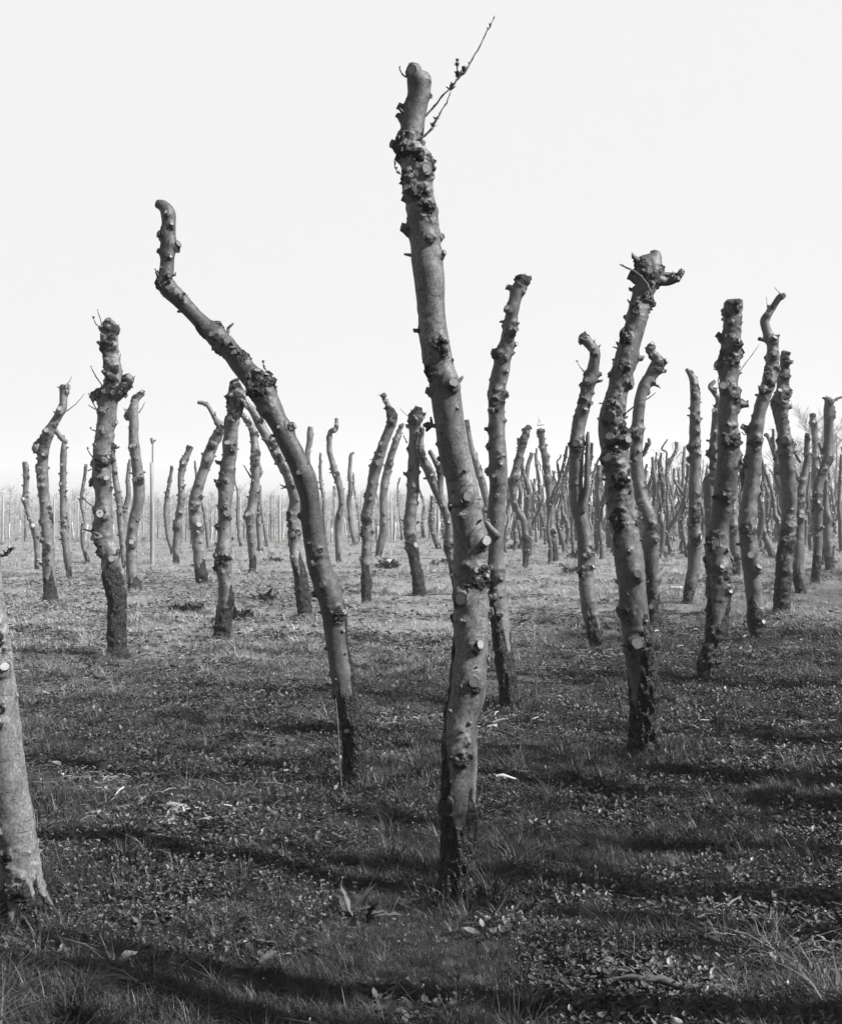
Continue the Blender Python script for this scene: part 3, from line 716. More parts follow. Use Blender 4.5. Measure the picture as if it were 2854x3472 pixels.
tree('tall dark burled trunk on the left with a clubbed side knob and sprouting shoots',
     'A642,1990,104 645,1850,100 645,1700,102 630,1580,106 610,1450,102 580,1350,96 572,1250,92 570,1100,92 565,1000,100 565,900,104 580,750,96 595,650,94 606,560,90 620,500,86 626,420,86 616,350,76 610,280,84 604,200,74 600,150,60',
     'A595,1015,20 515,1028,18 632,1455,20 545,1330,22 575,745,18 640,705,16 565,655,16 605,130,12 545,565,26 590,430,12 610,440,10 600,900,14 575,1200,26 640,185,14 575,190,14 585,920,12',
     'A560,560,48 620,480,44 630,540,40 560,930,44 610,900,36 575,1195,34 605,185,38 640,200,26 610,265,42 575,320,30 560,1400,38 640,410,30 600,1560,36', rough=.8, n_auto=8, spurs=40,
     limbs=[dict(path='A640,560,64 672,520,52 700,490,56 705,460,44 700,440,30', n=3, burl=1)],
     twigs=[dict(path='A640,260,9 600,220,8 560,190,7 530,160,7 517,133,7', leaves=[(4, .05, 5)]), dict(path='A565,175,6 550,120,6 538,88,5', leaves=[(2, .03, 4)]),
            dict(path='A568,505,7 530,450,6 503,400,6', leaves=[(2, .03, 4)]), dict(path='A545,650,6 510,590,6 489,548,5', leaves=[(2, .03, 4)]), dict(path='A540,640,5 510,620,5 486,606,4'),
            dict(path='A535,755,7 515,745,6 500,738,5', leaves=[(2, .04, 4)]), dict(path='A520,905,7 500,880,6 484,852,6', leaves=[(2, .05, 4)]), dict(path='A660,400,7 662,350,6 664,320,5'),
            dict(path='A722,500,6 735,475,5 740,455,5', leaves=[(2, .03, 4)]), dict(path='A520,1170,9 480,1140,8 450,1105,7'), dict(path='A600,880,12 620,855,8 635,850,6', leaves=[(1, .07, 6)]),
            dict(path='A545,1320,22 500,1300,12 460,1290,8')])
tree('pale forked trunk at the far left whose top tilts right like a bent elbow',
     'A282,1690,76 272,1550,64 270,1430,66 262,1300,60 250,1150,60 240,1050,62 237,950,58 242,860,60 256,800,60 290,720,50 330,655,44 350,605,40 350,540,38 354,500,42',
     'A238,1250,14 242,1350,12 235,965,16 240,1000,14 238,1055,14 228,840,18 270,755,16 335,640,18 375,515,14 368,540,12 215,825,14 250,875,10', 'A265,1415,26 235,830,34 260,800,26', n_auto=6, rough=.3,
     limbs=[dict(path='A290,730,32 322,765,26 350,800,26 372,812,22', n=1)], twigs=['A370,640,6 420,600,4 472,540,3', 'A365,500,5 385,475,4 398,445,3'])
tree('slender knotted trunk just right of the elbow-topped trunk at the far left',
     'A384,1545,26 372,1450,40 360,1350,38 350,1200,35 348,1050,35 350,950,35 352,850,32 355,812,22', 'A350,1310,10 350,940,10 345,1045,10', '', n_auto=16, rough=.06, stub_r=(.012, .02))
tree('small bent trunk standing furthest left against the trellis rows', 'A204,1500,24 205,1400,30 190,1280,35 160,1200,30 142,1130,30 145,1050,28 144,960,32 138,920,26', 'A192,1280,14 140,1135,12', '', n_auto=8, rough=.05, merged=True)
tree('thin wavy trunk with a hooked foot, just left of the dark burled one', 'A484,1465,24 460,1380,24 458,1280,24 466,1230,18 450,1150,18 455,1080,18 468,1000,18 476,932,18', '', '', n_auto=10, rough=.03, merged=True,
     twigs=['A485,968,8 505,960,7 518,958,6'])
tree('slim trunk running up right beside the dark burled one', 'A690,1500,30 680,1400,36 665,1250,36 655,1120,34 635,1000,32 625,900,28 618,850,22', '', '', n_auto=16, rough=.1, spurs=14)
tree('thin pale trunk seen between the burled trunk and the pointed one behind it', 'A684,1400,30 688,1250,34 692,1180,30 710,1100,28 705,1020,25 712,950,22 718,905,16', '', '', n_auto=8, rough=.02, merged=True)
tree('thin trunk with a curved neck just right of the hook-armed one', 'N838,1655,52 825,1500,46 800,1330,40 778,1200,36 756,1120,28 745,1040,18', '', '', n_auto=8, rough=.06, merged=True)
tree('very thin trunk with a dark foot right behind the straight thick ragged-topped one', 'N1192,1625,34 1170,1500,38 1160,1300,38 1160,1150,28 1155,1030,22 1130,930,20 1120,800,15', '', '', n_auto=8, rough=.06, merged=True)
tree('small trunk whose knobbed tip peeps over the shoulder of the hook-armed one', 'N655,1600,40 665,1300,36 685,1080,30 692,960,24 700,830,26 690,750,26 687,690,20', '', '', n_auto=9, rough=.06, merged=True)
# right of the middle
tree('thick burled trunk on the right crowned by a T-shaped head with a stubby arm',
     'J605,1990,215 604,1850,212 600,1700,204 585,1500,202 570,1350,202 552,1200,202 532,1050,202 510,850,196 490,650,200 460,450,192 440,300,190 420,150,190 I450,1880,204 430,1700,212 412,1560,214 412,1440,196 442,1300,174 475,1150,166 512,1000,166 542,880,166 580,750,168 610,620,168 636,500,150 676,400,152 702,300,190 722,220,170 752,160,110 764,125,56',
     'I610,212,20 568,205,20 555,325,36 895,330,18 710,535,22 375,1360,18 380,1455,46 495,1640,34 370,1770,44 382,1610,30 540,1180,28 632,985,24 402,1110,20 705,395,20 420,1690,14 J530,740,30 432,990,30 595,1055,12 528,1205,44 475,570,12',
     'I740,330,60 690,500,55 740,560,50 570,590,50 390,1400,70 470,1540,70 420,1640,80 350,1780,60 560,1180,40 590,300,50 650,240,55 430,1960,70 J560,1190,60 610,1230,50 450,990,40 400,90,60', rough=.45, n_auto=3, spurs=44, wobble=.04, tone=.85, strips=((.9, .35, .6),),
     limbs=[dict(path='I760,345,84 835,365,66 895,352,58 945,315,50 968,275,44', n=6, burl=0)],
     twigs=[dict(path='I715,450,20 690,385,14 640,320,12 590,285,12 530,255,14 468,225,14', dy=-.1), dict(path='I350,1330,10 300,1335,8'),
            dict(path='J555,1140,8 570,1050,8 575,950,7 555,820,6 545,790,6', dy=-.11), dict(path='J470,1390,7 480,1340,7 495,1290,7', dy=-.1)])
tree('S-shaped trunk standing right behind the thick burled T-headed one',
     'J655,1085,72 660,900,86 655,750,100 645,600,106 637,450,104 640,380,96 612,280,110 566,150,96 I606,1878,112 602,1800,112 602,1700,100 610,1600,96 616,1450,92 628,1330,92 660,1200,94 710,1120,88 750,1040,92 758,980,70 722,930,64 694,880,52',
     'I820,1015,24 770,1195,16 700,1245,16 575,1560,28 645,1540,14 700,855,28 800,1085,20 J665,490,22 700,600,18 690,550,12 640,960,20', 'I770,1050,44 580,1580,44 700,950,30 740,1180,30 J640,400,40', rough=.55, n_auto=4, spurs=24,
     limbs=[dict(path='I655,1740,40 680,1690,32 705,1650,28 700,1612,24', n=2, burl=1)], twigs=['I530,1400,14 600,1345,9 700,1290,9 760,1242,7'])
tree('smooth grey trunk with a curled hooked top, left neighbour of the T-headed one',
     'J236,1265,60 250,1190,104 222,1050,106 192,900,112 184,750,106 180,600,110 166,450,106 148,350,104 126,250,106 112,120,100 I124,1850,112 124,1720,116 130,1620,116 146,1500,110 180,1370,100 210,1230,98 240,1120,94 266,1000,88 272,920,84 230,860,70 188,825,76 150,818,60',
     'I235,895,18 210,1150,24 155,1185,22 315,1110,18 185,1395,18 120,1670,30 258,1250,14 310,1170,12 100,1440,12 J172,605,22 218,690,18 150,690,14', 'I130,1680,60 170,1100,26 150,830,30 245,940,34 J140,740,34 230,1170,44', rough=.3, n_auto=4, spurs=22,
     limbs=[dict(path='Q1050,1230,90 1098,1050,66 1104,900,64 1108,700,62 1110,550,50 1110,420,44 1115,372,26', n=5)],
     twigs=[dict(path='I190,1085,16 160,1050,6 130,1005,6', leaves=[(2, .04, 6)]), dict(path='I265,850,12 275,820,8')])
tree('bumpy trunk with a chipped pointed top, between the S-shaped one and the stout club-headed one',
     'J908,935,64 926,820,84 950,700,90 955,550,92 955,400,86 955,250,84 955,100,80 I1068,1800,86 1066,1650,80 1066,1500,80 1070,1350,74 1066,1230,74 1054,1150,60 1030,1100,46 1000,1060,30',
     'I1040,1430,16 1085,1480,16 1075,1560,18 1090,1740,16 1015,1780,18 1025,1680,18 1100,1640,10 J925,370,14 975,460,20 905,540,14', 'I1060,1280,34 1080,1200,30 1030,1700,40 J950,300,50 955,500,40', rough=.28, n_auto=6, spurs=24)
tree('stout dark trunk on the right with a smooth rounded club head and a split foot',
     'L236,1880,150 245,1760,160 284,1600,150 302,1450,168 320,1250,176 325,1050,176 312,850,172 316,700,152 342,550,160 370,350,170 386,200,172 K470,1600,190 470,1450,182 470,1300,190 486,1150,190 480,1000,180 486,850,176 492,700,168 510,550,160 510,420,166 515,300,160 522,230,160 522,200,140',
     'K470,405,24 385,545,36 400,820,40 600,690,30 430,1040,44 570,1670,34 555,1740,26 440,1540,20 620,1190,30 425,300,20 530,600,28 L385,1185,26 410,930,24 315,995,24 340,400,12',
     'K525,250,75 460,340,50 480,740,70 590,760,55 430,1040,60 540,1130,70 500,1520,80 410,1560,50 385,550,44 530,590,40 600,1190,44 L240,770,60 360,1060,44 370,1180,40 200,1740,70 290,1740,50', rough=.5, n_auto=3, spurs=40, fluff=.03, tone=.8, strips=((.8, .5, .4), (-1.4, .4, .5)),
     limbs=[dict(path='K560,1160,70 600,1195,56 640,1185,40 660,1150,22', n=1)],
     twigs=[dict(path='K575,880,10 640,790,6 700,710,6 760,630,6', leaves=[(3, .02, 4)]), dict(path='K400,880,10 375,950,9 380,1010,8', dy=-.08), dict(path='K390,840,24 360,850,16 330,852,10', dy=-.05),
            dict(path='L325,830,8 326,770,8 322,725,7', dy=-.12, leaves=[(2, .05, 5)])])
tree('dark knobbly trunk half hidden behind the left side of the stout club-headed one',
     'L255,1230,80 262,1000,90 262,800,90 250,550,90 240,300,92 K345,1900,118 350,1700,100 350,1500,98 368,1300,90 388,1200,78 376,1130,56 330,1065,44 302,1015,46 345,960,30',
     'K340,1460,20 340,1260,26 300,1640,18 280,1670,20', 'K300,1650,50 330,1060,30 350,1500,34', rough=.3, n_auto=6, spurs=16)
tree('rough trunk partly hidden behind the right side of the stout club-headed one', 'L455,1055,62 445,900,76 435,750,80 430,600,76 430,450,60', 'L430,540,14', 'L430,700,40', rough=.5, n_auto=5, merged=False)
tree('tall swan-necked trunk on the right whose pale thin top swings to the right',
     'L625,1560,118 618,1450,130 610,1300,124 592,1150,124 575,1000,126 560,850,130 542,700,130 550,550,138 570,400,124 592,250,120 596,100,124 K715,1600,150 722,1500,142 748,1380,126 780,1230,120 822,1100,124 852,980,124 880,850,124 892,720,118 888,620,100 842,490,88 820,390,84 858,320,68 910,240,62 950,175,58 980,145,56',
     'K885,745,30 930,865,24 895,590,30 845,937,12 790,1060,28 712,1370,20 755,1525,24 620,1420,26 780,590,20 830,340,18 995,150,22 700,1300,12 L550,885,30 605,990,28 645,1435,26 465,160,20', 'K850,1020,60 800,1080,44 710,1570,70 640,1430,40 885,745,40 L620,1430,60 580,700,36', rough=.32, n_auto=4, spurs=26,
     limbs=[dict(path='L550,420,70 515,330,46 500,230,42 485,130,40 478,80,36', dy=.05, n=3)],
     twigs=[dict(path='K975,140,8 950,110,5 922,82,5', leaves=[(2, .03, 4)]), dict(path='K852,290,8 845,240,5 835,175,5', leaves=[(2, .025, 4)]), dict(path='K600,1450,9 620,1470,8 640,1480,8')])
tree('heavily knotted collared trunk with a flat top, right of the swan-necked one',
     'L815,1365,130 822,1200,126 836,1000,122 842,850,122 860,700,112 880,500,116 868,300,118 852,150,112 K1012,1600,132 1000,1450,122 970,1300,130 965,1170,130 985,1080,116 990,950,108 1000,850,88 1010,750,82 1035,690,60',
     'K1050,1060,22 950,1080,28 975,1180,30 1060,1210,26 900,1160,20 1040,790,22 985,690,20 990,1530,36 1080,1570,24 1050,870,18 L915,795,16 805,735,16 860,670,28 880,540,14', 'K1000,1100,60 1020,930,55 1010,780,44 1000,1560,62 900,1170,34 1040,700,30 L860,700,60 880,830,55', rough=.75, n_auto=4, spurs=34,
     limbs=[dict(path='K1060,1560,40 1110,1650,30 1160,1740,28', dy=.05, n=1)], twigs=[dict(path='K1030,720,12 990,820,10 945,940,9', dy=-.08)])
tree('pale slim trunk with a flaking foot, right behind the heavily knotted collared one',
     'L970,1190,86 948,1050,94 948,900,96 955,700,86 956,550,80 962,430,76 990,320,60 1010,200,55 1030,80,50 T500,700,48 510,560,50 512,475,44', 'L955,600,22 965,310,16 T447,935,16 440,1285,18', 'T510,500,30', rough=.3, n_auto=8, spurs=16)
tree('tall dark forked trunk with a flat T top close to the right edge',
     'T585,1905,84 598,1750,82 610,1600,84 610,1400,90 610,1200,90 605,1080,96 612,980,92 660,850,90 704,700,94 710,550,86 714,400,84 714,250,88 718,155,80', 'T600,1140,20 590,1460,16 635,1200,16 765,280,18 760,240,14 640,1380,16', 'T715,170,34 760,320,30 640,840,34 600,1060,34', rough=.5, n_auto=5, spurs=20,
     limbs=[dict(path='T712,160,70 680,142,30 655,140,20', n=0), dict(path='T740,190,40 775,158,26 815,138,22 846,130,20', n=0)])
tree('dark stout stump-like trunk just right of the dark forked T-topped one', 'T725,1765,84 716,1600,92 705,1450,92 696,1300,84 686,1180,70 690,1050,40 695,920,32', 'T712,1290,20 750,1335,18', '', rough=.3, n_auto=4, spurs=12)
tree('thin pale trunk leaning left, seen through the gap left of the dark forked T-topped one', 'T548,1465,30 548,1300,40 530,1100,44 514,950,40 505,850,32', '', '', rough=.05, n_auto=10, merged=True)
tree('sunlit knot-capped trunk rising behind the bend of the dark forked T-topped one', 'T590,1560,60 592,1300,60 588,1100,62 585,950,60 582,800,62 590,600,62 576,450,60 566,350,60 552,290,44', 'T605,715,16 598,820,16 560,385,16', 'T560,300,34 570,380,30', rough=.1, n_auto=10, merged=True)
tree('dark-footed thin trunk standing nearest the right edge', 'T832,1605,38 826,1350,44 815,1200,44 824,1000,36 830,800,30 836,680,24', '', '', rough=.1, n_auto=8, merged=True)
tree('pale thin trunk between the dark stump-like one and the right edge', 'T772,1420,34 760,1200,36 745,1050,34 715,880,24', '', '', rough=.05, n_auto=8, merged=True)
tree('thin trunk with a heavy leftward lean and a dark foot, behind the swan-necked one', 'T178,1660,60 142,1550,66 96,1430,56 70,1300,46 50,1180,40', '', '', rough=.1, n_auto=3, merged=False)
tree('thin left-bowed trunk whose dark tip shows between the swan-necked and collared ones', 'T230,1500,44 240,1350,50 250,1150,54 246,950,40 210,740,34 168,600,34 132,505,34 98,490,24', '', 'T120,485,20', rough=.1, n_auto=5, merged=False)
tree('S-curved trunk with a spiky tuft on top, first to the right of the fist-topped one',
     'Q420,1850,56 432,1700,74 432,1560,88 416,1450,74 398,1330,78 350,1260,72 308,1180,76 290,1050,80 292,930,92 312,820,86 336,720,86 372,600,76 400,480,88 426,400,74 448,340,58 484,320,34',
     'Q300,1065,14 345,1325,16 385,1560,16 470,1550,18 395,355,16 310,750,16 260,895,14', 'Q400,470,50 300,920,50 335,640,40 430,1550,40 460,330,30', rough=.5, n_auto=14, spurs=30, stub_r=(.011, .02))
tree('trunk with a black bell-shaped cap of stubs, between the fist-topped and hook-topped ones',
     'Q738,1785,96 736,1650,82 716,1500,84 710,1350,80 700,1200,76 686,1050,76 670,900,78 658,780,80 640,650,74 616,540,70 600,430,66 592,385,80 590,345,74',
     'Q695,1450,14 738,1478,14 588,342,12 685,645,18 660,890,24 600,540,18 665,520,12', 'Q590,360,46 665,780,40 600,550,30 665,930,34 700,1460,36', rough=.5, n_auto=10, spurs=26,
     twigs=['Q560,300,10 600,298,9 632,290,8', 'Q556,300,4 575,240,4 560,200,3', 'Q590,275,4 575,240,4 562,205,3'])
tree('slender trunk standing right behind the spiky-tufted S-curved one', 'Q440,1490,52 428,1330,50 430,1150,50 435,980,55 440,850,50 456,740,50 482,650,45 490,605,38', 'Q490,600,12', 'Q488,610,22', rough=.1, n_auto=12, merged=True)
tree('pale narrow trunk with a thin side twig, just left of the bell-capped one', 'Q600,1535,38 605,1400,42 600,1250,40 586,1100,40 580,950,36 560,820,35 546,700,32 548,555,25', '', '', rough=.05, n_auto=10, merged=True, twigs=['Q560,690,14 590,740,13 585,805,12'])
tree('thin trunk ending in an S-hook against the sky, left of the smooth hook-topped one', 'Q914,1525,40 890,1400,46 860,1280,42 835,1150,40 830,1000,40 820,900,38 790,820,26 774,700,18 808,655,18 815,622,20', '', '', rough=.08, n_auto=8, merged=True,
     limbs=[dict(path='Q835,970,32 858,900,26 866,848,20', n=1)])
for lab, pth in [('leftmost of the thin far trunks left of the bell-capped one', 'Q508,1450,30 512,1300,36 500,1150,34 515,1030,28 530,930,22 546,880,14'),
                 ('needle-thin far trunk tight against the pale narrow one with the side twig', 'Q565,1425,22 555,1250,22 535,1120,18'),
                 ('short far trunk close behind the left flank of the bell-capped one', 'Q650,1440,30 640,1300,30 635,1150,26'),
                 ('far trunk with a crooked twiggy top on the right flank of the bell-capped one', 'Q765,1405,26 755,1250,24 742,1100,22 750,1050,24 735,930,22 715,860,18'),
                 ('straight far trunk right of the S-hooked one', 'Q915,1370,26 905,1200,30 895,1070,22'),
                 ('short far trunk hidden by the left side of the S-hooked one', 'Q830,1410,20 830,1280,22 822,1150,20'),
                 ('dark-footed far trunk hugging the right side of the fist-topped one', 'Q205,1575,46 195,1450,46 184,1300,50 188,1150,42 195,1000,30'),
                 ('needle-thin far trunk right of the fist-topped one', 'Q242,1435,22 235,1200,30 232,960,25'),
                 ('pale far trunk seen between the S-curved and the slender one behind it', 'Q370,1400,25 372,1200,34 380,1050,30 396,930,18'),
                 ('thin trunk with a fork of twigs, between the leaning one and the hooked far trunk', 'O1000,1615,30 980,1450,40 970,1250,44 965,1100,36 940,950,40 930,800,35 930,680,28 930,600,20'),
                 ('short thin trunk close left of the hook-necked pale one', 'O1092,1440,26 1085,1200,40 1085,1080,40 1085,970,34'),
                 ('knobbed far trunk whose head pokes out over the leaning one', 'O885,1600,54 860,1300,58 832,1000,56 800,720,42 790,600,56 812,480,64 815,400,66 820,320,60'),
                 ('flat-topped thin pale trunk left of the right-leaning knobbly-necked one', 'P180,1605,58 150,1500,56 125,1350,50 110,1150,54 125,1000,50 115,850,46 124,700,42 132,620,36 165,600,22'),
                 ('spindly trunk leaning against the flat-topped pale one', 'P236,1555,26 224,1400,30 205,1250,28 180,1100,24 160,950,20 155,820,14'),
                 ('spindly wavy trunk in the gap left of the flared-cap one', 'P688,1555,34 678,1420,26 660,1250,22 645,1100,20 643,980,18 655,930,16 670,872,12'),
                 ('thin kinked trunk just right of the flared-cap one', 'P926,1535,38 914,1400,40 930,1250,36 930,1150,30 900,1060,26 868,975,20'),
                 ('stouter short trunk between the flared-cap one and the tallest one', 'P1090,1645,62 1050,1530,66 1020,1400,66 1020,1250,56 1032,1080,44'),
                 ('stub of a thin trunk close left of the tallest one', 'P1152,1545,36 1140,1350,40 1128,1220,34'),
                 ('thin dark trunk seen through the gap right of the right-leaning knobbly-necked one', 'P430,1420,24 430,1200,26 415,1080,22 395,1030,18')]:
    tree(lab, pth, '', '', rough=.06, n_auto=12, merged=True, group='thin trunks standing further back', stub_r=(.012, .02))
tree('pale trunk with a squared hooked neck, left of the right-leaning knobbly-necked one',
     'O1130,1800,56 1132,1650,80 1126,1500,76 1130,1350,80 1160,1200,66 1155,1050,72 1134,930,76 1096,830,76 1060,700,66 1030,580,62 1030,450,56 1044,370,56 1090,350,52 1110,300,44 1108,225,42',
     'O1080,360,18 1100,300,14 1100,860,14', 'O1100,330,34 1120,1300,36 1110,840,30', rough=.1, n_auto=16, spurs=20)
tree('thick dark trunk seen behind the left shoulder of the T-headed one', 'Q1216,1650,62 1220,1450,76 1230,1250,82 1235,1050,86 1222,950,66 1232,830,62 1228,740,40', 'Q1205,905,18 1190,1180,14', 'Q1230,860,40 1230,760,30', rough=.25, n_auto=6, spurs=14)
tree('pale forked trunk whose two thin arms bend at the elbow, right of the S-shaped one', 'R805,1395,50 768,1280,46 752,1180,50 735,1080,56 742,950,58 762,850,58 802,780,48 840,680,44 870,570,40 910,480,38 948,400,36 950,325,46', 'R860,520,16', '', rough=.05, n_auto=12, merged=True,
     limbs=[dict(path='R845,640,30 838,560,26 842,500,26 838,430,22 788,400,22 812,350,18 852,290,14', n=2)])
tree('slim sunlit trunk bending right, next to the bumpy chipped-top one', 'R935,1355,58 935,1200,54 948,1050,50 990,970,42 1014,850,36 1022,700,35 1026,550,38 1034,450,30 1036,370,22', '', '', rough=.05, n_auto=14, merged=True)
tree('plain pale trunk pressed between the slim sunlit one and the bumpy chipped-top one', 'R1010,1345,46 1035,1200,46 1045,1050,42 1046,900,32', '', '', rough=.05, n_auto=8, merged=True)
for lab, pth in [('needle-thin far trunk behind the pale forked elbowed one', 'R838,1235,18 835,1050,22 832,900,18 850,800,14'),
                 ('far thin trunk just left of the slim sunlit bending one', 'R870,1180,18 865,1000,22 895,850,18 922,755,14'),
                 ('far forked twiggy trunk between the S-shaped one and the pale forked elbowed one', 'R720,1100,24 722,900,24 742,780,20 738,700,20 745,680,18 690,650,12 660,600,10'),
                 ('far thin trunk rising right behind the S-shaped one', 'R660,1000,20 645,850,16 640,740,15 645,650,12 610,625,9'),
                 ('far trunk just right of the bumpy chipped-top one', 'R1240,1280,46 1250,1150,50 1270,1000,48 1290,880,40 1300,700,30'),
                 ('thin trunk bent like a bow under the arm of the swan-necked one', 'T165,1300,30 160,1130,36 195,1000,30 190,880,26 150,820,18'),
                 ('thin far trunk in the gap between the swan-necked and collared ones', 'T120,1320,30 115,1150,34 120,1000,28 100,880,20')]:
    tree(lab, pth, '', '', rough=.03, n_auto=8, merged=True, group='thin trunks standing further back', stub_r=(.012, .02))

# ---------------------------------------------------------------- far rows: a few templates, copied thing by thing
def copy_thing(src, loc, rz, sc, label=None, group=None):
    c = src.copy(); COL.objects.link(c); c.location = loc; c.rotation_euler = (0, 0, rz); c.scale = (sc, sc, sc)
    if label: c['label'] = label
    if group: c['group'] = group
    for ch in src.children:
        d = ch.copy(); COL.objects.link(d); d.parent = c
        for gch in ch.children:
            e = gch.copy(); COL.objects.link(e); e.parent = d
    return c
def far_template(seed, Y, H, r0, bend, fork=False, res=.02, rough=.15):
    rs_ = random.Random(seed); org = Vector((0, Y, 0)); root = empty('fruit_tree', org)
    pts = [(0, Y, -.12, r0 * 1.15)]; x = 0; y = Y; k = 7; vx = rs_.uniform(-.06, .06)
    for i in range(1, k + 1):
        z = H * i / k; vx = vx * .6 + rs_.uniform(-1, 1) * bend
        x += vx; y += rs_.uniform(-1, 1) * bend * .6
        pts.append((x, y, z, r0 * (1 - .5 * i / k) * rs_.uniform(.78, 1.2)))
    L = H; st = []
    for _ in range(26):
        st.append((rs_.uniform(.15, 1) * L, rs_.uniform(0, 6.28), rs_.uniform(.010, .026), rs_.uniform(.006, .04)))
    bu = [(rs_.uniform(.3, 1) * L, rs_.uniform(-2, 2), r0 * rs_.uniform(.5, .8)) for _ in range(4)]
    tr, pt, s, C, R = shaft('trunk', pts, root, org, seed, st, bu, rough, res=res, spurs=20, knob=1.5, merged=True, far=True, tone=.75)
    if fork:
        j = int(len(C) * .5); c = C[j]; sgn = rs_.choice((-1, 1))
        lp = [(c[0], c[1], c[2], R[j] * .8), (c[0] + sgn * .12, c[1], c[2] + .2, R[j] * .7), (c[0] + sgn * .22, c[1] + .05, c[2] + .55, R[j] * .55), (c[0] + sgn * .2, c[1], c[2] + 1.0, R[j] * .45)]
        shaft('limb', lp, root, org, seed + 5, [(rs_.uniform(.2, 1), rs_.uniform(0, 6), .013, .012) for _ in range(6)], [], 0, res=res, spurs=4, merged=True, far=True)
    return root
FARLAB = 'slim sawn trunk, one of the many crowding the hazy far rows on the right'
FARG = 'sawn trunks crowding the far rows on the right'
FT = [far_template(500 + i, 42 + i, (2.7, 3.1, 2.5, 2.9, 3.2, 2.3, 2.8, 2.6)[i], (.07, .08, .065, .06, .085, .065, .055, .075)[i], (.11, .16, .2, .13, .18, .22, .12, .16)[i], i in (1, 3, 5, 6)) for i in range(8)]
for t in FT: tag(t, FARLAB, 'tree', FARG)
rf = random.Random(77)
spots = []
tries = 0
while len(spots) < 235 and tries < 20000:
    tries += 1
    zx = rf.uniform(1035, 1800); zy = rf.uniform(1083, 1150) if rf.random() < .8 else rf.uniform(1100, 1175)
    if zx < 1180 and rf.random() < .45: continue
    if zx > 1700 and zy > 1130: continue
    p = on_ground(zx, zy)
    if any((p.x - q.x) ** 2 + (p.y - q.y) ** 2 < .75 for q in spots): continue
    if any((p.x - t.location.x) ** 2 + (p.y - t.location.y) ** 2 < .5 for t in TREES): continue
    spots.append(p)
for i, p in enumerate(spots):
    loc = (p.x, p.y, 0); rz = rf.uniform(0, 6.28); sc = rf.uniform(.82, 1.12)
    if i < len(FT): FT[i].location = loc; FT[i].rotation_euler = (0, 0, rz); FT[i].scale = (sc,) * 3
    else: copy_thing(FT[i % len(FT)], loc, rz, sc)
# a few sawn trunks just outside the right edge: their shadows cross the grass in the picture
OT = [far_template(620 + i, 5, (3.3, 3.0, 3.4)[i], (.12, .105, .125)[i], (.06, .09, .05)[i], i == 1, res=.02, rough=.3) for i in range(3)]
osp = [(2.75, 5.9), (4.9, 2.6), (4.55, 5.6), (6.6, 3.6), (3.75, 9.6), (6.2, 7.0), (8.2, 5.4), (6.2, 12.9), (8.6, 10.0), (10.6, 8.0), (3.3, 7.4), (5.4, 9.0), (3.3, 4.9), (2.6, 4.3), (3.5, 3.7), (2.2, 3.2), (1.75, 2.6), (3.6, 6.2)]
for i, (x, y) in enumerate(osp):
    t = OT[i] if i < 3 else copy_thing(OT[i % 3], (x, y, 0), rf.uniform(0, 6.28), rf.uniform(.9, 1.1))
    t.location = (x, y, 0)
    tag(t, 'sawn trunk standing just beyond the right edge of the view', 'tree', 'sawn trunks beyond the right edge')

# ---------------------------------------------------------------- tall pale post
def post(name, label, x, y0, top, w, group=None, thin=None):
    Y = ground_depth(y0); p = on_ground(x, y0); k = Y / FPX
    r = empty(name, p); tag(r, label, 'post', group)
    H = (y0 - top) * k
    mb = MB(); mb.tube([(0, 0, -.2), (.01, 0, H * .5), (-.005, 0, H)], [w * k / 2, w * k / 2, w * k / 2 * .95], 14); mb.build('pole', M['post'], r)
    if thin:
        mb = MB(); mb.tube([(.018, 0, H - .3), (.02, 0, H + thin * k * .8), (.022, 0, H + thin * k)], [.024, .022, .018], 8)
        mb.build('extension', M['post'], r)
        mb = MB(); z = H + thin * k
        mb.tube([(.02, 0, z - .04), (.0, 0, z + .03), (-.015, 0, z + .10)], [.035, .04, .03], 7); mb.tube([(.02, 0, z), (.07, 0, z + .04), (.10, 0, z + .05)], [.02, .022, .012], 6)
        mb.build('cap', M['twig'], r)
    return r
post('trellis_post', 'tall pale round post with a thin dark-tipped extension, on the left', (350 + 293 * .5682) / 1.644, (1000 + 1610 * .5682) / 1.644, (1000 + 1000 * .5682) / 1.644, 8.3, None, 42)

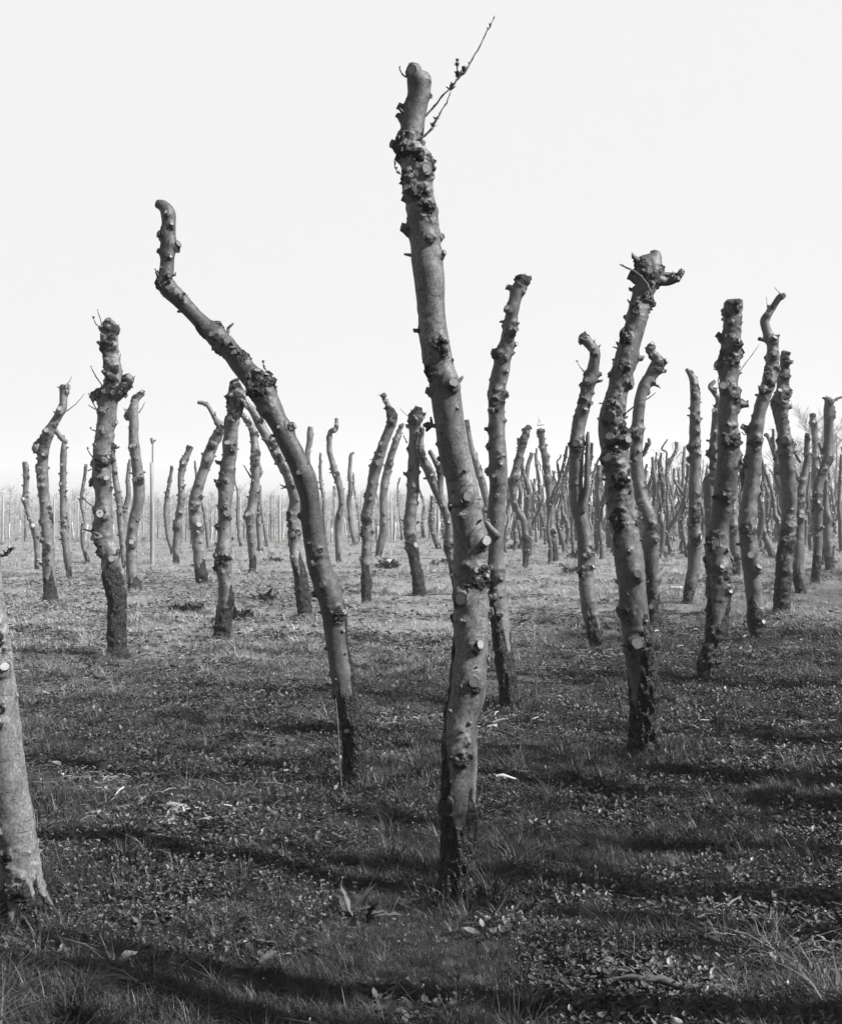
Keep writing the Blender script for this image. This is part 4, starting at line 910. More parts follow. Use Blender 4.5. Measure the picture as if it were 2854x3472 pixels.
# ---------------------------------------------------------------- trellis orchard beyond the field: posts, white guards, thin young trees
rt = random.Random(5)
pm = []
for i, (w, h) in enumerate(((.09, 1.72), (.075, 1.66), (.06, 1.78))):
    mb = MB(); mb.tube([(0, 0, -.2), (0, 0, h)], [w / 2, w / 2], 8); o = mb.build('trellis_post', M['post']); pm.append(o)
PL = 'pale round post in the hazy trellis rows beyond the sawn trunks'; PG = 'posts in the far trellis rows'
gm = []
for i in range(2):
    mb = MB(); mb.tube([(0, 0, 0), (.02 * i, 0, .4), (.05 * i, 0, .72)], [.035, .036, .035], 8); gm.append(mb.build('tree_guard', M['guard']))
GL = 'white sleeve round the foot of a young tree in the far trellis rows'; GG = 'white sleeves in the far trellis rows'
def young_tree(seed, H=1.9, nb=75):
    r = random.Random(seed); root = empty('young_fruit_tree', (0, 50, 0))
    mb = MB(); lean = r.uniform(-.06, .06)
    mb.tube([(0, 0, -.1), (lean * .5, 0, H * .5), (lean, 0, H)], [.024, .019, .008], 6); mb.build('trunk', M['far_bark'], root)
    mb = MB()
    for k in range(nb):
        z = r.uniform(.45, H - .1); w = r.uniform(0, 6.28); L = r.uniform(.25, .75) * (1.15 - z / H * .6)
        d = Vector((math.cos(w), math.sin(w) * .6, r.uniform(-.25, .75)))
        p = Vector((lean * z / H, 0, z)); q = p + d * L * .5 + Vector((0, 0, r.uniform(-.05, .08))); e = q + (d + Vector((r.uniform(-.4, .4), 0, r.uniform(-.5, .6)))) * L * .5
        mb.tube([p, q, e], [.006, .0045, .0025], 3, cap=False)
        for _ in range(2):
            f = q.lerp(e, r.random()); mb.tube([f, f + Vector((r.uniform(-1, 1), r.uniform(-.5, .5), r.uniform(-.2, 1))) * .18], [.004, .002], 3, cap=False)
    mb.build('crown', M['haze_pale_branch'], root)
    return root
YT = [young_tree(900 + i, (1.9, 1.75, 2.0, 1.85, 1.7)[i]) for i in range(5)]
YL = 'thin bare young fruit tree trained in the hazy far trellis rows'; YG = 'young fruit trees in the far trellis rows'
ycount = pcount = gcount = 0
rows = []
Yr = 47.0
while Yr < 118: rows.append(Yr); Yr *= 1.085
for ri, Yr in enumerate(rows):
    x0 = (-40 - CX) / FPX * Yr; x1 = (1010 + 50 * rt.random() - CX) / FPX * Yr
    n_y = 26 if ri < 3 else 25
    for k in range(n_y):
        x = x0 + (x1 - x0) * (k + rt.uniform(.1, .9)) / n_y; y = Yr + rt.uniform(-.5, .5)
        sc = rt.uniform(.85, 1.08); s = YT[ycount % 5]
        if ycount < 5: t = s; t.location = (x, y, 0); t.rotation_euler = (0, 0, rt.uniform(-.5, .5)); t.scale = (sc * 1.2, sc, sc)
        else: t = copy_thing(s, (x, y, 0), rt.uniform(-.5, .5), sc); t.scale = (sc * 1.2, sc, sc)
        tag(t, YL, 'tree', YG); ycount += 1
        if rt.random() < (.5 if ri < 4 else .2):
            c = gm[gcount % 2] if gcount < 2 else gm[gcount % 2].copy()
            if gcount >= 2: COL.objects.link(c)
            c.location = (x + .03, y - .12, 0); c.rotation_euler = (0, rt.uniform(-.12, .12), 0); c.scale = (1, 1, rt.uniform(.7, 1.1))
            tag(c, GL, 'tree guard', GG); gcount += 1
    if ri < 8:
        n_p = 11 if ri < 4 else 8
        for k in range(n_p):
            x = x0 + (x1 - x0) * (k + rt.uniform(.2, .8)) / n_p
            c = pm[pcount % 3] if pcount < 3 else pm[pcount % 3].copy()
            if pcount >= 3: COL.objects.link(c)
            c.location = (x, Yr - .6 + rt.uniform(-.5, .3), 0); c.rotation_euler = (0, rt.uniform(-.02, .02), 0); c.scale = (1, 1, rt.uniform(.92, 1.06))
            tag(c, PL, 'post', PG); pcount += 1

# ---------------------------------------------------------------- bare trees on the right horizon
def bare_tree(seed, H, n1=26, spread=.32, base=.18):
    r = random.Random(seed); root = empty('bare_tree', (30, 95, 0))
    mb = MB(); P = [Vector((0, 0, -.3))]; x = 0
    for i in range(1, 7): x += r.uniform(-.15, .15); P.append(Vector((x, r.uniform(-.1, .1), H * .8 * i / 6)))
    mb.tube(P, [.17 * (1 - i / 7.5) * H / 9 for i in range(7)], 7); mb.build('trunk', M['far_bark'], root)
    mb = MB()
    def grow(p, d, L, rad, lev):
        q = p + d * L * .5 + Vector((r.uniform(-1, 1), r.uniform(-1, 1), r.uniform(-.2, 1))) * L * .06
        e = q + (d + Vector((r.uniform(-.2, .2), r.uniform(-.2, .2), r.uniform(0, .25)))).normalized() * L * .5
        mb.tube([p, q, e], [rad, rad * .75, rad * .45], 3, cap=False)
        if lev:
            for _ in range(5 if lev > 1 else 6):
                t = r.uniform(.3, 1); f = p.lerp(q, t * 2) if t < .5 else q.lerp(e, t * 2 - 1)
                dd_ = (d + Vector((r.uniform(-.9, .9), r.uniform(-.9, .9), r.uniform(-.2, .8)))).normalized()
                grow(f, dd_, L * r.uniform(.4, .65), rad * .5, lev - 1)
    for k in range(n1):
        t = base + (.98 - base) * k / n1; z = t * H * .8
        i = min(5, int(t * 6)); p = P[i].lerp(P[i + 1], t * 6 - i)
        w = r.uniform(0, 6.28); up = r.uniform(.35, 1.1)
        grow(p, Vector((math.cos(w), math.sin(w), up)).normalized(), H * spread * r.uniform(.6, 1.1) * (1.1 - t * .5), .035 * H / 9, 2)
    mb.build('crown', M['far_bark'], root)
    return root
BT = [bare_tree(41, 9.6), bare_tree(42, 8.6), bare_tree(43, 6.5, 22, .4, .1)]
bl = [(1668, 92, 0, 1.0, 'tallest hazy bare tree on the skyline near the right edge'), (1722, 96, 1, 1.0, 'hazy bare tree on the skyline touching the right edge'),
      (1640, 98, 1, .82, 'hazy bare tree with a slanting crown, first left of the tallest skyline one'), (1600, 99, 1, .74, 'low hazy bare tree behind the swan-necked trunk'),
      (1695, 88, 1, .95, 'hazy bare tree filling the gap between the two rightmost skyline ones'), (1392, 85, 2, .86, 'low bare thicket tree peeping over the far rows right of the T-headed trunk'),
      (1372, 92, 2, .72, 'small hazy bare tree left of the low thicket one'), (1440, 90, 2, .9, 'hazy bare shrubby tree behind the chipped-top trunk'),
      (1480, 94, 2, .82, 'hazy bare shrubby tree behind the club-headed trunk'), (1540, 93, 2, .85, 'hazy bare shrubby tree between the club-headed and swan-necked trunks'),
      (1325, 98, 2, .55, 'lowest hazy bare shrubby tree behind the S-shaped trunk'), (1760, 90, 0, .9, 'hazy bare tree whose branches reach in from the right edge')]
for i, (zx, Y, k, sc, lab) in enumerate(bl):
    used_ = [b[2] for b in bl[:i]]
    x = (zx - CX) / FPX * Y
    t = BT[k] if k not in used_ else copy_thing(BT[k], (x, Y, 0), 0, sc)
    t.location = (x, Y, 0); t.rotation_euler = (0, 0, i * 1.3); t.scale = (sc,) * 3
    tag(t, lab, 'bare tree', 'bare trees on the right skyline')

UT = bare_tree(61, 3.9, 12, .22, .4)
for i, (x, y, sc) in enumerate(((3.97, 5.3, 1), (3.35, 3.85, .92), (2.7, 2.6, .85), (5.2, 6.9, 1))):
    t = UT if i == 0 else copy_thing(UT, (x, y, 0), i * 1.7, sc)
    t.location = (x, y, 0); t.scale = (sc,) * 3
    tag(t, 'unpruned bare fruit tree standing just beyond the right edge of the view', 'bare tree', 'unpruned trees beyond the right edge')

# ---------------------------------------------------------------- grass and ground cover
def cover_material(name, lo, hi, rough=.5, spec=.5, transl=.0, pale=True):
    m, n, b = mat(name, rough, spec)
    oi = N(n, 'ShaderNodeObjectInfo').outputs['Random']
    geo = N(n, 'ShaderNodeNewGeometry').outputs['Random Per Island']
    f = math_n(n, 'ADD', math_n(n, 'MULTIPLY', oi, .55), math_n(n, 'MULTIPLY', geo, .45))
    c = ramp(n, f, [(.2, lo), (.5, (lo + hi) / 2), (.75, hi), (.92, min(.5, hi * 2.5))])
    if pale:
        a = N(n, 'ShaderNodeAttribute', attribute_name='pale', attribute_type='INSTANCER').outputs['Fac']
        c = mixc(n, a, c, ramp(n, f, [(.1, .11), (.5, .23), (.9, .38)]))  # pale far blades, their colour raised further to imitate haze
    n.links.new(c, b.inputs['Base Color'])
    return m
M['grass'] = cover_material('grass_blades', .005, .044, .55, .35)
M['broad'] = cover_material('broad_leaves', .010, .042, .5, .4, pale=False)
M['weed'] = cover_material('weed_leaves', .025, .075, .65, .25, pale=False)
M['straw'] = cover_material('dry_litter', .025, .12, .8, .2, pale=False)
M['petal'] = flat('white_petals', .15, .24, 20)
def proto(name, mb, mats):
    me = bpy.data.meshes.new(name); me.from_pydata([tuple(v) for v in mb.v], [], mb.f)
    for m_ in mats: me.materials.append(m_)
    me.polygons.foreach_set('material_index', mb.m)
    return bpy.data.objects.new(name, me)
def blade(mb, r, p, h, w, lean, m=0, seg=3, droop=.5):
    a = r.uniform(0, 6.28); d = Vector((math.cos(a), math.sin(a), 0)); s = Vector((-d.y, d.x, 0)) * w * .5
    rows_ = []
    for k in range(seg + 1):
        t = k / seg; q = p + d * h * lean * t * t + Vector((0, 0, h * (t - droop * lean * t * t * .6)))
        ww = (1 - t) ** .7 if k else .8
        rows_.append([q - s * max(ww, .05), q + s * max(ww, .05)])
    mb.strip(rows_, m)
def tuft(seed, n, rad, h0, h1, w, lean):
    r = random.Random(seed); mb = MB()
    for _ in range(n):
        a = r.uniform(0, 6.28); q = rad * math.sqrt(r.random())
        blade(mb, r, Vector((math.cos(a) * q, math.sin(a) * q, -.01)), r.uniform(h0, h1), w * r.uniform(.7, 1.3), r.uniform(*lean))
    return mb
def gn_scatter(name, protos, pts, rots, scls, pale, idx, label, cat, mat_=None):
    pc = bpy.data.collections.new(name + '_source')
    for i, o in enumerate(protos): o.name = 'p%02d_%s' % (i, name); pc.objects.link(o)
    me = bpy.data.meshes.new(name); me.vertices.add(len(pts)); me.vertices.foreach_set('co', np.asarray(pts, np.float32).ravel())
    for nm, ty, v in (('rot', 'FLOAT_VECTOR', rots), ('scl', 'FLOAT', scls), ('pale', 'FLOAT', pale), ('idx', 'INT', idx)):
        a = me.attributes.new(nm, ty, 'POINT'); a.data.foreach_set('vector' if ty == 'FLOAT_VECTOR' else 'value', np.asarray(v).ravel())
    me.update()
    o = bpy.data.objects.new(name, me); COL.objects.link(o)
    ng = bpy.data.node_groups.new(name, 'GeometryNodeTree')
    ng.interface.new_socket('Geometry', in_out='INPUT', socket_type='NodeSocketGeometry'); ng.interface.new_socket('Geometry', in_out='OUTPUT', socket_type='NodeSocketGeometry')
    gi = ng.nodes.new('NodeGroupInput'); go = ng.nodes.new('NodeGroupOutput')
    ip = ng.nodes.new('GeometryNodeInstanceOnPoints'); ci = ng.nodes.new('GeometryNodeCollectionInfo')
    ci.inputs['Collection'].default_value = pc; ci.inputs['Separate Children'].default_value = True; ci.inputs['Reset Children'].default_value = True
    def na(nm, ty):
        x = ng.nodes.new('GeometryNodeInputNamedAttribute'); x.data_type = ty; x.inputs['Name'].default_value = nm
        return [s for s in x.outputs if s.enabled and s.name == 'Attribute'][0]
    ng.links.new(gi.outputs[0], ip.inputs['Points']); ng.links.new(ci.outputs[0], ip.inputs['Instance'])
    ip.inputs['Pick Instance'].default_value = True
    ng.links.new(na('idx', 'INT'), ip.inputs['Instance Index'])
    er = ng.nodes.new('FunctionNodeEulerToRotation'); ng.links.new(na('rot', 'FLOAT_VECTOR'), er.inputs[0]); ng.links.new(er.outputs[0], ip.inputs['Rotation'])
    ng.links.new(na('scl', 'FLOAT'), ip.inputs['Scale']); ng.links.new(ip.outputs[0], go.inputs[0])
    md = o.modifiers.new('scatter', 'NODES'); md.node_group = ng
    tag(o, label, cat, None, 'stuff')
    return o
def sample_ground(n, d0, d1, margin=.34, power=1.0):
    u = rng.random(n); d = d0 + (d1 - d0) * u ** power
    # denser nearby: area element grows with distance
    x = (rng.random(n) * 2 - 1) * d * (margin + .09) + 0.0
    return x, d
def ramp_s(a, b, v): return sstep(a, b, v)
def haze_pale_of(x, y):
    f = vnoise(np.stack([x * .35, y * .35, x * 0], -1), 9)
    return sstep(.10, .30, (y - 1.8 * np.maximum(x, 0) - .7 * np.minimum(x, 0) + 2.5 + f * 9) / 60)  # share of far pale colour, which also stands in for haze
gp = [proto('t', tuft(1, 60, .10, .02, .05, .0035, (.3, 1.3)), [M['grass']]), proto('t', tuft(2, 55, .09, .03, .07, .0035, (.2, 1.2)), [M['grass']]),
      proto('t', tuft(3, 45, .06, .04, .10, .004, (.4, 1.4)), [M['grass']]), proto('t', tuft(4, 60, .11, .015, .04, .004, (.5, 1.6)), [M['grass']]),
      proto('t', tuft(5, 70, .035, .08, .19, .0045, (.5, 1.5)), [M['grass']]), proto('t', tuft(6, 50, .12, .03, .08, .003, (.8, 1.8)), [M['grass']])]
X, Y_, R_, S_, PA, ID = [], [], [], [], [], []
for (n_, d0, d1, sc0, sc1) in ((13000, 2.7, 6.2, .75, 1.15), (16000, 6.0, 13, .8, 1.3), (15000, 12.5, 30, 1.0, 1.7), (9000, 28, 62, 1.5, 2.4)):
    x, y = sample_ground(n_, d0, d1)
    cl = vnoise(np.stack([x * 1.6, y * 1.6, x * 0], -1), 12) + .5 * vnoise(np.stack([x * 5, y * 5, x * 0], -1), 13)
    patch = vnoise(np.stack([x * 3.3, y * 3.3, x * 0], -1), 15)
    keep = patch + .55 * cl + 1.2 * rng.random(len(x)) > -.45
    cl = cl * .7 + patch * .8
    x, y, cl = x[keep], y[keep], cl[keep]; k = len(x)
    r = rng.random(k)
    idx = np.select([r < .26, r < .5, r < .66, r < .86, r < .885], [0, 1, 2, 3, 4], 5)
    X.append(x); Y_.append(y); ID.append(idx); S_.append((sc0 + (sc1 - sc0) * rng.random(k)) * np.clip(.74 + .5 * cl, .38, 1.2))
    R_.append(np.stack([rng.normal(0, .12, k), rng.normal(0, .12, k), rng.random(k) * 6.28], -1)); PA.append(haze_pale_of(x, y))
for t_ in TREES:                                      # rougher, longer grass left standing round each foot
    if t_.location.y > 17: continue
    k = 34; a_ = rng.random(k) * 6.28; q_ = .07 + .17 * rng.random(k) ** 1.3
    x = t_.location.x + np.cos(a_) * q_; y = t_.location.y + np.sin(a_) * q_
    X.append(x); Y_.append(y); ID.append(rng.choice([1, 2, 4, 5], k)); S_.append(.55 + .6 * rng.random(k))
    R_.append(np.stack([rng.normal(0, .2, k), rng.normal(0, .2, k), rng.random(k) * 6.28], -1)); PA.append(haze_pale_of(x, y))
X = np.concatenate(X); Y_ = np.concatenate(Y_)
gn_scatter('grass', gp, np.stack([X, Y_, gz(X, Y_)], -1), np.concatenate(R_), np.concatenate(S_), np.concatenate(PA), np.concatenate(ID), 'short rough grass with longer tufts on the orchard floor', 'grass')

# low broad-leaved ground cover (chickweed, clover)
def leafy(seed, n, rad, l0, l1, flat_=.5):
    r = random.Random(seed); mb = MB()
    for _ in range(n):
        a = r.uniform(0, 6.28); q = rad * math.sqrt(r.random()); p = Vector((math.cos(a) * q, math.sin(a) * q, r.uniform(.0, .035)))
        L = r.uniform(l0, l1); w = r.uniform(0, 6.28); d = Vector((math.cos(w), math.sin(w), r.uniform(-.1, flat_))).normalized(); s = d.cross(Vector((r.uniform(-.3, .3), r.uniform(-.3, .3), 1))).normalized() * L * .28
        c = Vector((0, 0, L * .10))
        mb.strip([[p, p + c * .1, p + Vector((0, 0, .0001))], [p + d * L * .35 - s, p + d * L * .35 - c, p + d * L * .35 + s], [p + d * L * .7 - s * .85, p + d * L * .7 - c, p + d * L * .7 + s * .85], [p + d * L] * 3])
    return mb
lp_ = [proto('l', leafy(21, 46, .10, .008, .018), [M['broad']]), proto('l', leafy(22, 34, .09, .010, .024, .9), [M['broad']]), proto('l', leafy(23, 12, .07, .02, .045, .9), [M['broad']])]
x, y = sample_ground(15000, 2.7, 14, power=.9)
cl = vnoise(np.stack([x * 1.1, y * 1.1, x * 0], -1), 31)
kp = cl + .5 * rng.random(len(x)) > -.1; x, y = x[kp], y[kp]; k = len(x); r = rng.random(k)
gn_scatter('ground_cover', lp_, np.stack([x, y, gz(x, y)], -1), np.stack([rng.normal(0, .1, k), rng.normal(0, .1, k), rng.random(k) * 6.28], -1), .7 + .8 * rng.random(k), np.zeros(k),
           np.select([r < .5, r < .8], [0, 1], 2), 'patchy low broad-leaved weeds among the grass', 'ground cover')
# tiny white flowers on thin stems
def flowers(seed, n):
    r = random.Random(seed); mb = MB()
    for _ in range(n):
        a = r.uniform(0, 6.28); q = .13 * math.sqrt(r.random()); p = Vector((math.cos(a) * q, math.sin(a) * q, 0)); h = r.uniform(.05, .11)
        t = p + Vector((r.uniform(-.02, .02), r.uniform(-.02, .02), h)); mb.tube([p, t], [.0011, .0009], 3, 1, False)
        for _ in range(r.choice((1, 2, 3))):
            c = t + Vector([r.uniform(-.005, .005) for _ in range(3)])
            e = r.uniform(.0013, .0025)
            mb.poly([c + Vector((-e, -e, 0)), c + Vector((e, -e, .001)), c + Vector((e, e, 0)), c + Vector((-e, e, .001))]); mb.poly([c + Vector((-e, 0, -e)), c + Vector((e, 0, -e)), c + Vector((e, 0, e)), c + Vector((-e, 0, e))])
        for z in (.3, .6): 
            f = p.lerp(t, z); w = r.uniform(0, 6.28); d = Vector((math.cos(w), math.sin(w), .6)) * .012; mb.poly([f, f + d * .6 + Vector((.003, 0, 0)), f + d, f + d * .6 - Vector((.003, 0, 0))], 1)
    return mb
fp = [proto('f', flowers(51, 12), [M['petal'], M['broad']]), proto('f', flowers(52, 7), [M['petal'], M['broad']])]
x, y = sample_ground(5200, 2.8, 14)
zx = CX + x / y * FPX; zy = HORIZ + FPX * EYE / y
dens = .02 + vnoise(np.stack([x * .9, y * .9, x * 0], -1), 61) * .12
for (cx_, cy_, rx, ry, wt) in ((1200, 1420, 200, 110, .9), (1130, 1560, 220, 60, .8), (780, 1620, 110, 70, .8), (1500, 1480, 120, 120, .7), (330, 1850, 160, 110, .75), (880, 1700, 120, 80, .5), (40, 1900, 120, 110, .8), (1640, 1340, 100, 80, .5), (620, 1840, 140, 70, .4)):
    dens = np.maximum(dens, wt * .45 * np.exp(-((zx - cx_) / rx) ** 2 - ((zy - cy_) / ry) ** 2))
kp = rng.random(len(x)) < dens; x, y = x[kp], y[kp]; k = len(x)
gn_scatter('wild_flowers', fp, np.stack([x, y, gz(x, y)], -1), np.stack([x * 0, x * 0, rng.random(k) * 6.28], -1), .7 + .6 * rng.random(k), np.zeros(k), rng.integers(0, 2, k), 'tiny white spring flowers on thin stems in patches', 'flowers')
# litter: bits of straw, dead leaves, prunings
def litter(seed, n, kind):
    r = random.Random(seed); mb = MB()
    for _ in range(n):
        p = Vector((r.uniform(-.12, .12), r.uniform(-.12, .12), r.uniform(.004, .03))); w = r.uniform(0, 6.28); d = Vector((math.cos(w), math.sin(w), r.uniform(-.15, .25)))
        if kind == 0: L = r.uniform(.03, .11); s = Vector((-d.y, d.x, r.uniform(-.5, .5))) * r.uniform(.0015, .004); mb.strip([[p - s, p + s], [p + d * L * .5 - s + Vector((0, 0, .006)), p + d * L * .5 + s + Vector((0, 0, .006))], [p + d * L - s * .3, p + d * L + s * .3]])
        elif kind == 1:
            L = r.uniform(.025, .06); s = Vector((-d.y, d.x, r.uniform(-.4, .4))) * L * .28; c = Vector((0, 0, L * r.uniform(.1, .35)))
            mb.strip([[p - s * .2 + c, p, p + s * .2 + c], [p + d * L * .5 - s + c, p + d * L * .5, p + d * L * .5 + s + c], [p + d * L - s * .2 + c, p + d * L, p + d * L + s * .2 + c]])
        else: L = r.uniform(.06, .16); q = r.uniform(.002, .005); mb.tube([p, p + d * L * .5 + Vector((0, 0, .005)), p + d * L], [q, q, q * .7], 5)
    return mb
tp_ = [proto('s', litter(71, 12, 0), [M['straw']]), proto('s', litter(72, 6, 1), [M['straw']]), proto('s', litter(73, 3, 2), [M['straw']])]
x, y = sample_ground(14000, 2.8, 26, power=1.0)
cl = vnoise(np.stack([x * .7 + 5, y * 1.1, x * 0], -1), 81) + np.clip(-x / 8, -.2, .4)
kp = cl > -.12; x, y = x[kp], y[kp]; k = len(x); r = rng.random(k)
gn_scatter('litter', tp_, np.stack([x, y, gz(x, y) + .006], -1), np.stack([rng.normal(0, .1, k), rng.normal(0, .1, k), rng.random(k) * 6.28], -1), .7 + .7 * rng.random(k) * np.where(y > 12, 1.5, 1), np.zeros(k),
           np.select([r < .6, r < .85], [0, 1], 2), 'dry straw, dead leaves and bits of prunings on the ground', 'litter')

# ---------------------------------------------------------------- single plants and things lying on the grass
def leaf3(mb, p, d, L, w, up, m=0, curl=.3, lobed=False):
    s = d.cross(Vector((0, 0, 1)))
    s = s.normalized() if s.length > .01 else Vector((1, 0, 0))
    s = Matrix.Rotation(random.uniform(-.9, .9), 3, d.normalized()) @ s
    rows_ = []; k = 7
    for i in range(k + 1):
        t = i / k; c = p + d * L * t + Vector((0, 0, L * (up * t - curl * t * t)))
        ww = w * math.sin(math.pi * min(1, .06 + t * .94)) ** .7 * (1 if not lobed else (.55 + .45 * (i % 2))) * (1 - .25 * t)
        if i == k: ww = .0005
        z = Vector((0, 0, ww * .35 + random.uniform(-1, 1) * w * .22))
        rows_.append([c - s * ww + z, c, c + s * ww + z])
    mb.strip(rows_, m)
def rosette(label, zx, zy, size, n, up=.8, lobed=False, name='weed_plant', cat='plant', wd=.16, m='weed', bushy=0):
    p = on_ground(zx, zy); p.z = float(gz(p.x, p.y)); r = empty(name, p); tag(r, label, cat, 'leafy weeds on the orchard floor')
    if bushy:
        lf = leafy(int(zx), int(150 * bushy / .3), bushy * .75, .035, .085, 1.1)
        for v in lf.v: v.z *= 1.6
        lf.build('foliage', M['weed'], r)
    for i in range(n):
        a = 2.4 * i + random.uniform(-.3, .3); d = Vector((math.cos(a), math.sin(a), 0)); u = up * random.uniform(.3, 1.5)
        q_ = random.uniform(0, 6.28); off_ = Vector((math.cos(q_), math.sin(q_), 0)) * size * .42 * math.sqrt(random.random()) + Vector((0, 0, .004))
        d = (d + off_ * 2.2 / size).normalized(); d.z = 0
        mb = MB(); leaf3(mb, off_, d, size * random.uniform(.7, 1.15), size * wd * random.uniform(.8, 1.2), u, 0, random.uniform(.2, .75) * max(.4, up), lobed)
        mb.build('leaf', M[m], r)
    return r
for a in [('broad-leaved dock in full sun, right of the two pale-waisted trunks', 563, 1160, .30, 26), ('dark broad-leaved dock in shade, left of the foot of the leaning pair', 548, 1245, .34, 26),
          ('dark leafy dock right beside the foot of the straight thick ragged-topped trunk', 492, 1272, .26, 20), ('pale-leaved dock on the grass between the hook-armed and burled trunks', 385, 1262, .30, 16),
          ('bushy dock left of the flared-cap trunk, beside the small white box', 800, 1170, .42, 34), ('low dock just right of the flared-cap trunk', 905, 1165, .30, 18),
          ('lush dock clump between the S-curved and the bell-capped trunks', 1180 + 6, 1115, .5, 30), ('leafy dock left of the foot of the S-curved trunk', 1062, 1132, .4, 26),
          ('spiky-leaved dock right of the bell-capped trunk', 1190, 1150, .38, 24), ('big bushy dock in the gap right of the S-shaped trunk', 1365, 1150, .42, 34),
          ('pale sunlit dock behind the chipped-top trunk', 1420, 1142, .34, 20), ('dock far back behind the forked elbowed trunk', 1350, 1098, .5, 20), ('dock at the far foot of the swan-necked trunk', 1590, 1118, .4, 20),
          ('sprawling dark dock left of the foot of the smooth hook-topped trunk', 1180, 1180, .36, 24)]:
    rosette(a[0], a[1], a[2], a[3] * .55, int(a[4] * 1.5) + 8, 1.0, wd=.22, bushy=a[3])
rosette('ragged dandelion in the grass below the tallest trunk, to its left', 735, 1880, .12, 14, .7, True, 'dandelion', 'dandelion', .13)
rosette('flattened dandelion with toothed leaves in the bottom middle', 610, 1945, .16, 14, .35, True, 'dandelion', 'dandelion', .14)
rosette('upright leafy dock seedling group at the bottom, left of centre', 790, 2045, .075, 30, .5, False, 'dock_plant', 'plant', .16)
rosette('small broad-leaved plant half way along the bottom left', 540, 2000, .085, 9, .7, False, 'dock_plant', 'plant', .15)
rosette('narrow-leaved plantain right of the foot of the tallest trunk', 1020, 1895, .14, 10, .9, True, 'plantain', 'plant', .05)
def clump(label, zx, zy, seed, n=150, rad=.2):
    p = on_ground(zx, zy); p.z = float(gz(p.x, p.y)) + .005; o = leafy(seed, n, rad, .018, .042, .8).build('clover_clump', M['weed']); o.location = p; tag(o, label, 'plant', 'leafy weeds on the orchard floor', 'stuff')
clump('glossy low clover-like clump in the bottom right, left of the fallen stick', 1225, 2060, 401, 190, .2)
clump('glossy low clover-like clump on the right, above the fallen stick', 1330, 2000, 402, 150, .16)
clump('dark leafy clump at the right edge of the grass', 1690, 1600, 403, 260, .34)
clump('low leafy clump at the very bottom, left of centre', 860, 2080, 404, 130, .14)
# spiky grass tussocks large enough to count
def tussock(label, zx, zy, n, h, seed):
    p = on_ground(zx, zy); p.z = float(gz(p.x, p.y)); mb = tuft(seed, n, .05, h * .55, h, .004, (.7, 1.8)); o = mb.build('grass_tussock', M['grass']); o.location = p; tag(o, label, 'grass tussock', 'spiky grass tussocks')
tussock('pale spiky tussock right of the foot of the tallest trunk', 1118, 1765, 120, .17, 301)
tussock('spiky tussock in the open grass left of centre', 462, 1672, 80, .19, 302)
tussock('rounded tussock near the foot of the left-edge trunk', 275, 1745, 120, .15, 303)
tussock('fine tussock right beside the left-edge trunk', 110, 1840, 90, .15, 304)
tussock('fan-shaped tussock right of the long leaning trunk', 660, 1600, 80, .16, 305)
tussock('curly tussock left of the long leaning trunk', 720, 1700, 80, .12, 306)
# fallen bits
def lying(name, label, cat, zx, zy, pts, rad, m, seg=8, dz=.025):
    p = on_ground(zx, zy); p.z = float(gz(p.x, p.y)) + dz; mb = MB(); mb.tube([Vector(q) for q in pts], rad, seg, 0); o = mb.build(name, M[m]); o.location = p; tag(o, label, cat)
lying('fallen_branch', 'thick broken branch lying in the grass at the bottom right', 'branch', 1375, 2040, [(-.16, .05, 0), (-.10, .035, .012), (-.05, .0, .016), (-.02, .006, .02), (.03, -.03, .012), (.08, -.022, .005), (.13, -.05, .016), (.2, -.06, .01)], [.007, .011, .009, .013, .010, .012, .014, .007], 'twig')
lying('fallen_stick', 'short peeled stick in the dark grass on the left', 'stick', 253, 1725, [(-.045, -.01, 0), (.045, .012, .008)], [.009, .008], 'wood_far', 6)
lying('fallen_stick', 'pale bent stick lying left of the rounded tussock', 'stick', 205, 1690, [(-.07, .02, 0), (0, 0, .012), (.06, -.03, .004)], [.006, .008, .006], 'wood_far', 6)
lying('fallen_stick', 'thicker grey stick just right of the rounded tussock', 'stick', 355, 1692, [(-.06, .0, 0), (0, 0, .012), (.07, -.01, .004)], [.010, .012, .009], 'post', 7)
lying('wood_chip', 'bright white splinter of wood right of the tallest trunk', 'wood chip', 1045, 1620, [(-.055, .01, .01), (-.02, 0, .02), (.05, -.012, .004)], [.014, .012, .004], 'guard', 5)
lying('wood_chip', 'flat pale splinter behind the T-headed trunk', 'wood chip', 1395, 1215, [(-.11, 0, .01), (.1, .02, .01)], [.02, .02], 'wood_far', 5)
lying('fallen_stick', 'long thin prunings stick left of the flared-cap trunk foot', 'stick', 700, 1310, [(-.25, .03, 0), (0, 0, .02), (.2, -.03, .0)], [.007, .009, .006], 'straw', 6)
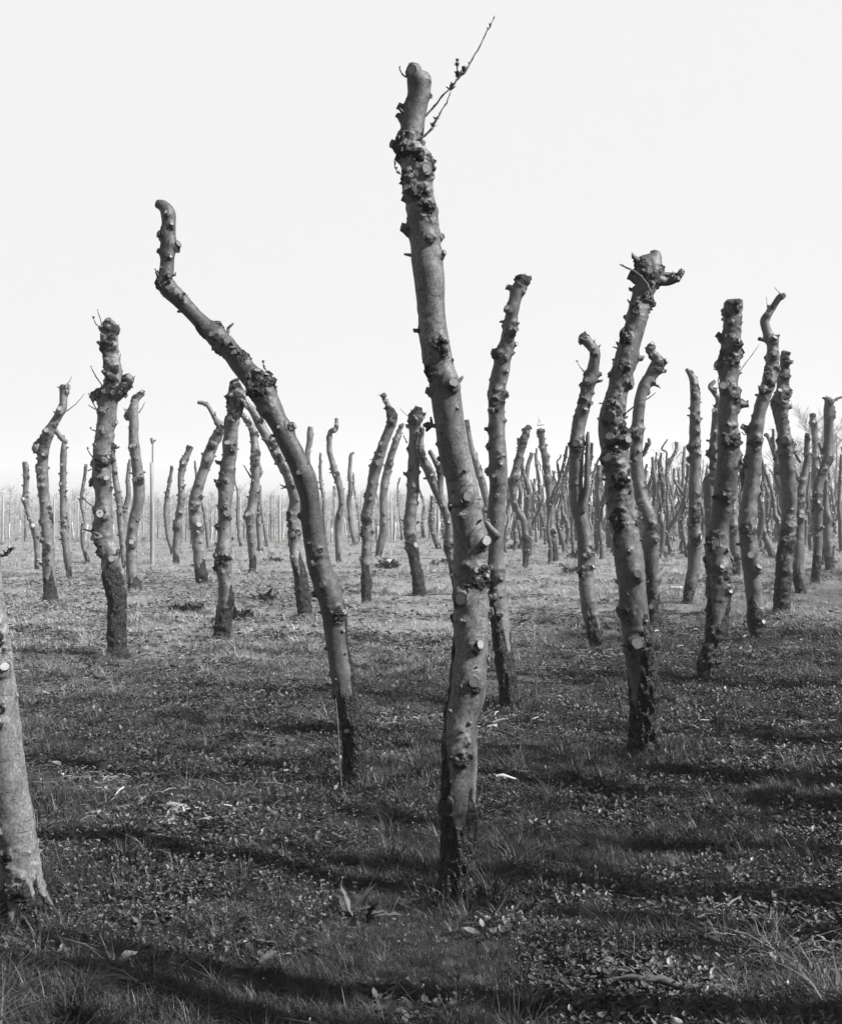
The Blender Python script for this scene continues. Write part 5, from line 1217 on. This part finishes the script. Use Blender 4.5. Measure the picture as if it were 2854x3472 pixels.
def dead_leaf(label, zx, zy, L, ang, tilt):
    p = on_ground(zx, zy); p.z = float(gz(p.x, p.y)) + .04; mb = MB(); d = Vector((math.cos(ang), math.sin(ang) * .6, tilt)); leaf3(mb, Vector((0, 0, 0)), d, L, L * .26, .1, 0, .25)
    o = mb.build('dead_leaf', M['dead']); o.location = p; tag(o, label, 'leaf')
M['dead'] = flat('dead_leaf_skin', .06, .14, 40, .8)
dead_leaf('large curled dead leaf at the bottom left', 245, 2020, .08, .9, .5); dead_leaf('pale dead leaf standing in the grass right of centre', 1330, 1640, .045, .9, .9)
dead_leaf('pale dead leaf lying in the lower right grass', 1265, 1995, .04, 2.6, .2); dead_leaf('small pale dead leaf at the bottom, right of centre', 1010, 2085, .035, .6, .5)
dead_leaf('pale dead leaf left of the leaning trunk foot', 690, 1640, .04, 1.2, .6); dead_leaf('shrivelled dead leaf in front of the leaning trunk', 660, 1710, .045, .4, .3)
# thin upright shoot right of the fist-topped trunk
p = on_ground((1350 + 1093 * .4261) / 1.644, (1700 + 1600 * .4261) / 1.644)
mb = MB(); mb.tube([(0, 0, -.02), (.0, 0, .12), (.015, 0, .26), (-.008, 0, .4), (-.02, 0, .47)], [.006, .005, .004, .003, .002], 6); o = mb.build('sapling_shoot', M['twig']); o.location = p
tag(o, 'thin crooked leafless shoot in the flowers right of the fist-topped trunk', 'shoot')
# small open white box by the slim swaying trunk
p = on_ground(798, 1148 + 14); q = empty('white_box', p); tag(q, 'small crushed open white box lying by the slim swaying trunk', 'box'); 
mb = MB()
for (a_, b_) in (((-.09, .0), (.0, -.08)), ((.0, -.08), (.12, .02)), ((.12, .02), (.03, .10)), ((.03, .10), (-.09, 0))):
    a_ = Vector((*a_, 0)); b_ = Vector((*b_, 0)); z = Vector((0, 0, .10)); t_ = (b_ - a_).cross(z).normalized() * .004
    mb.strip([[a_, b_], [a_ + z, b_ + z]]); mb.strip([[a_ + t_ + z, b_ + t_ + z], [a_ + t_, b_ + t_]])
mb.build('wall', M['guard'], q, smooth=False)
mb = MB(); mb.strip([[(-.09, 0, .10), (0, -.08, .10)], [(-.05, -.06, .15), (.05, -.12, .13)]]); mb.build('flap', M['guard'], q, smooth=False)
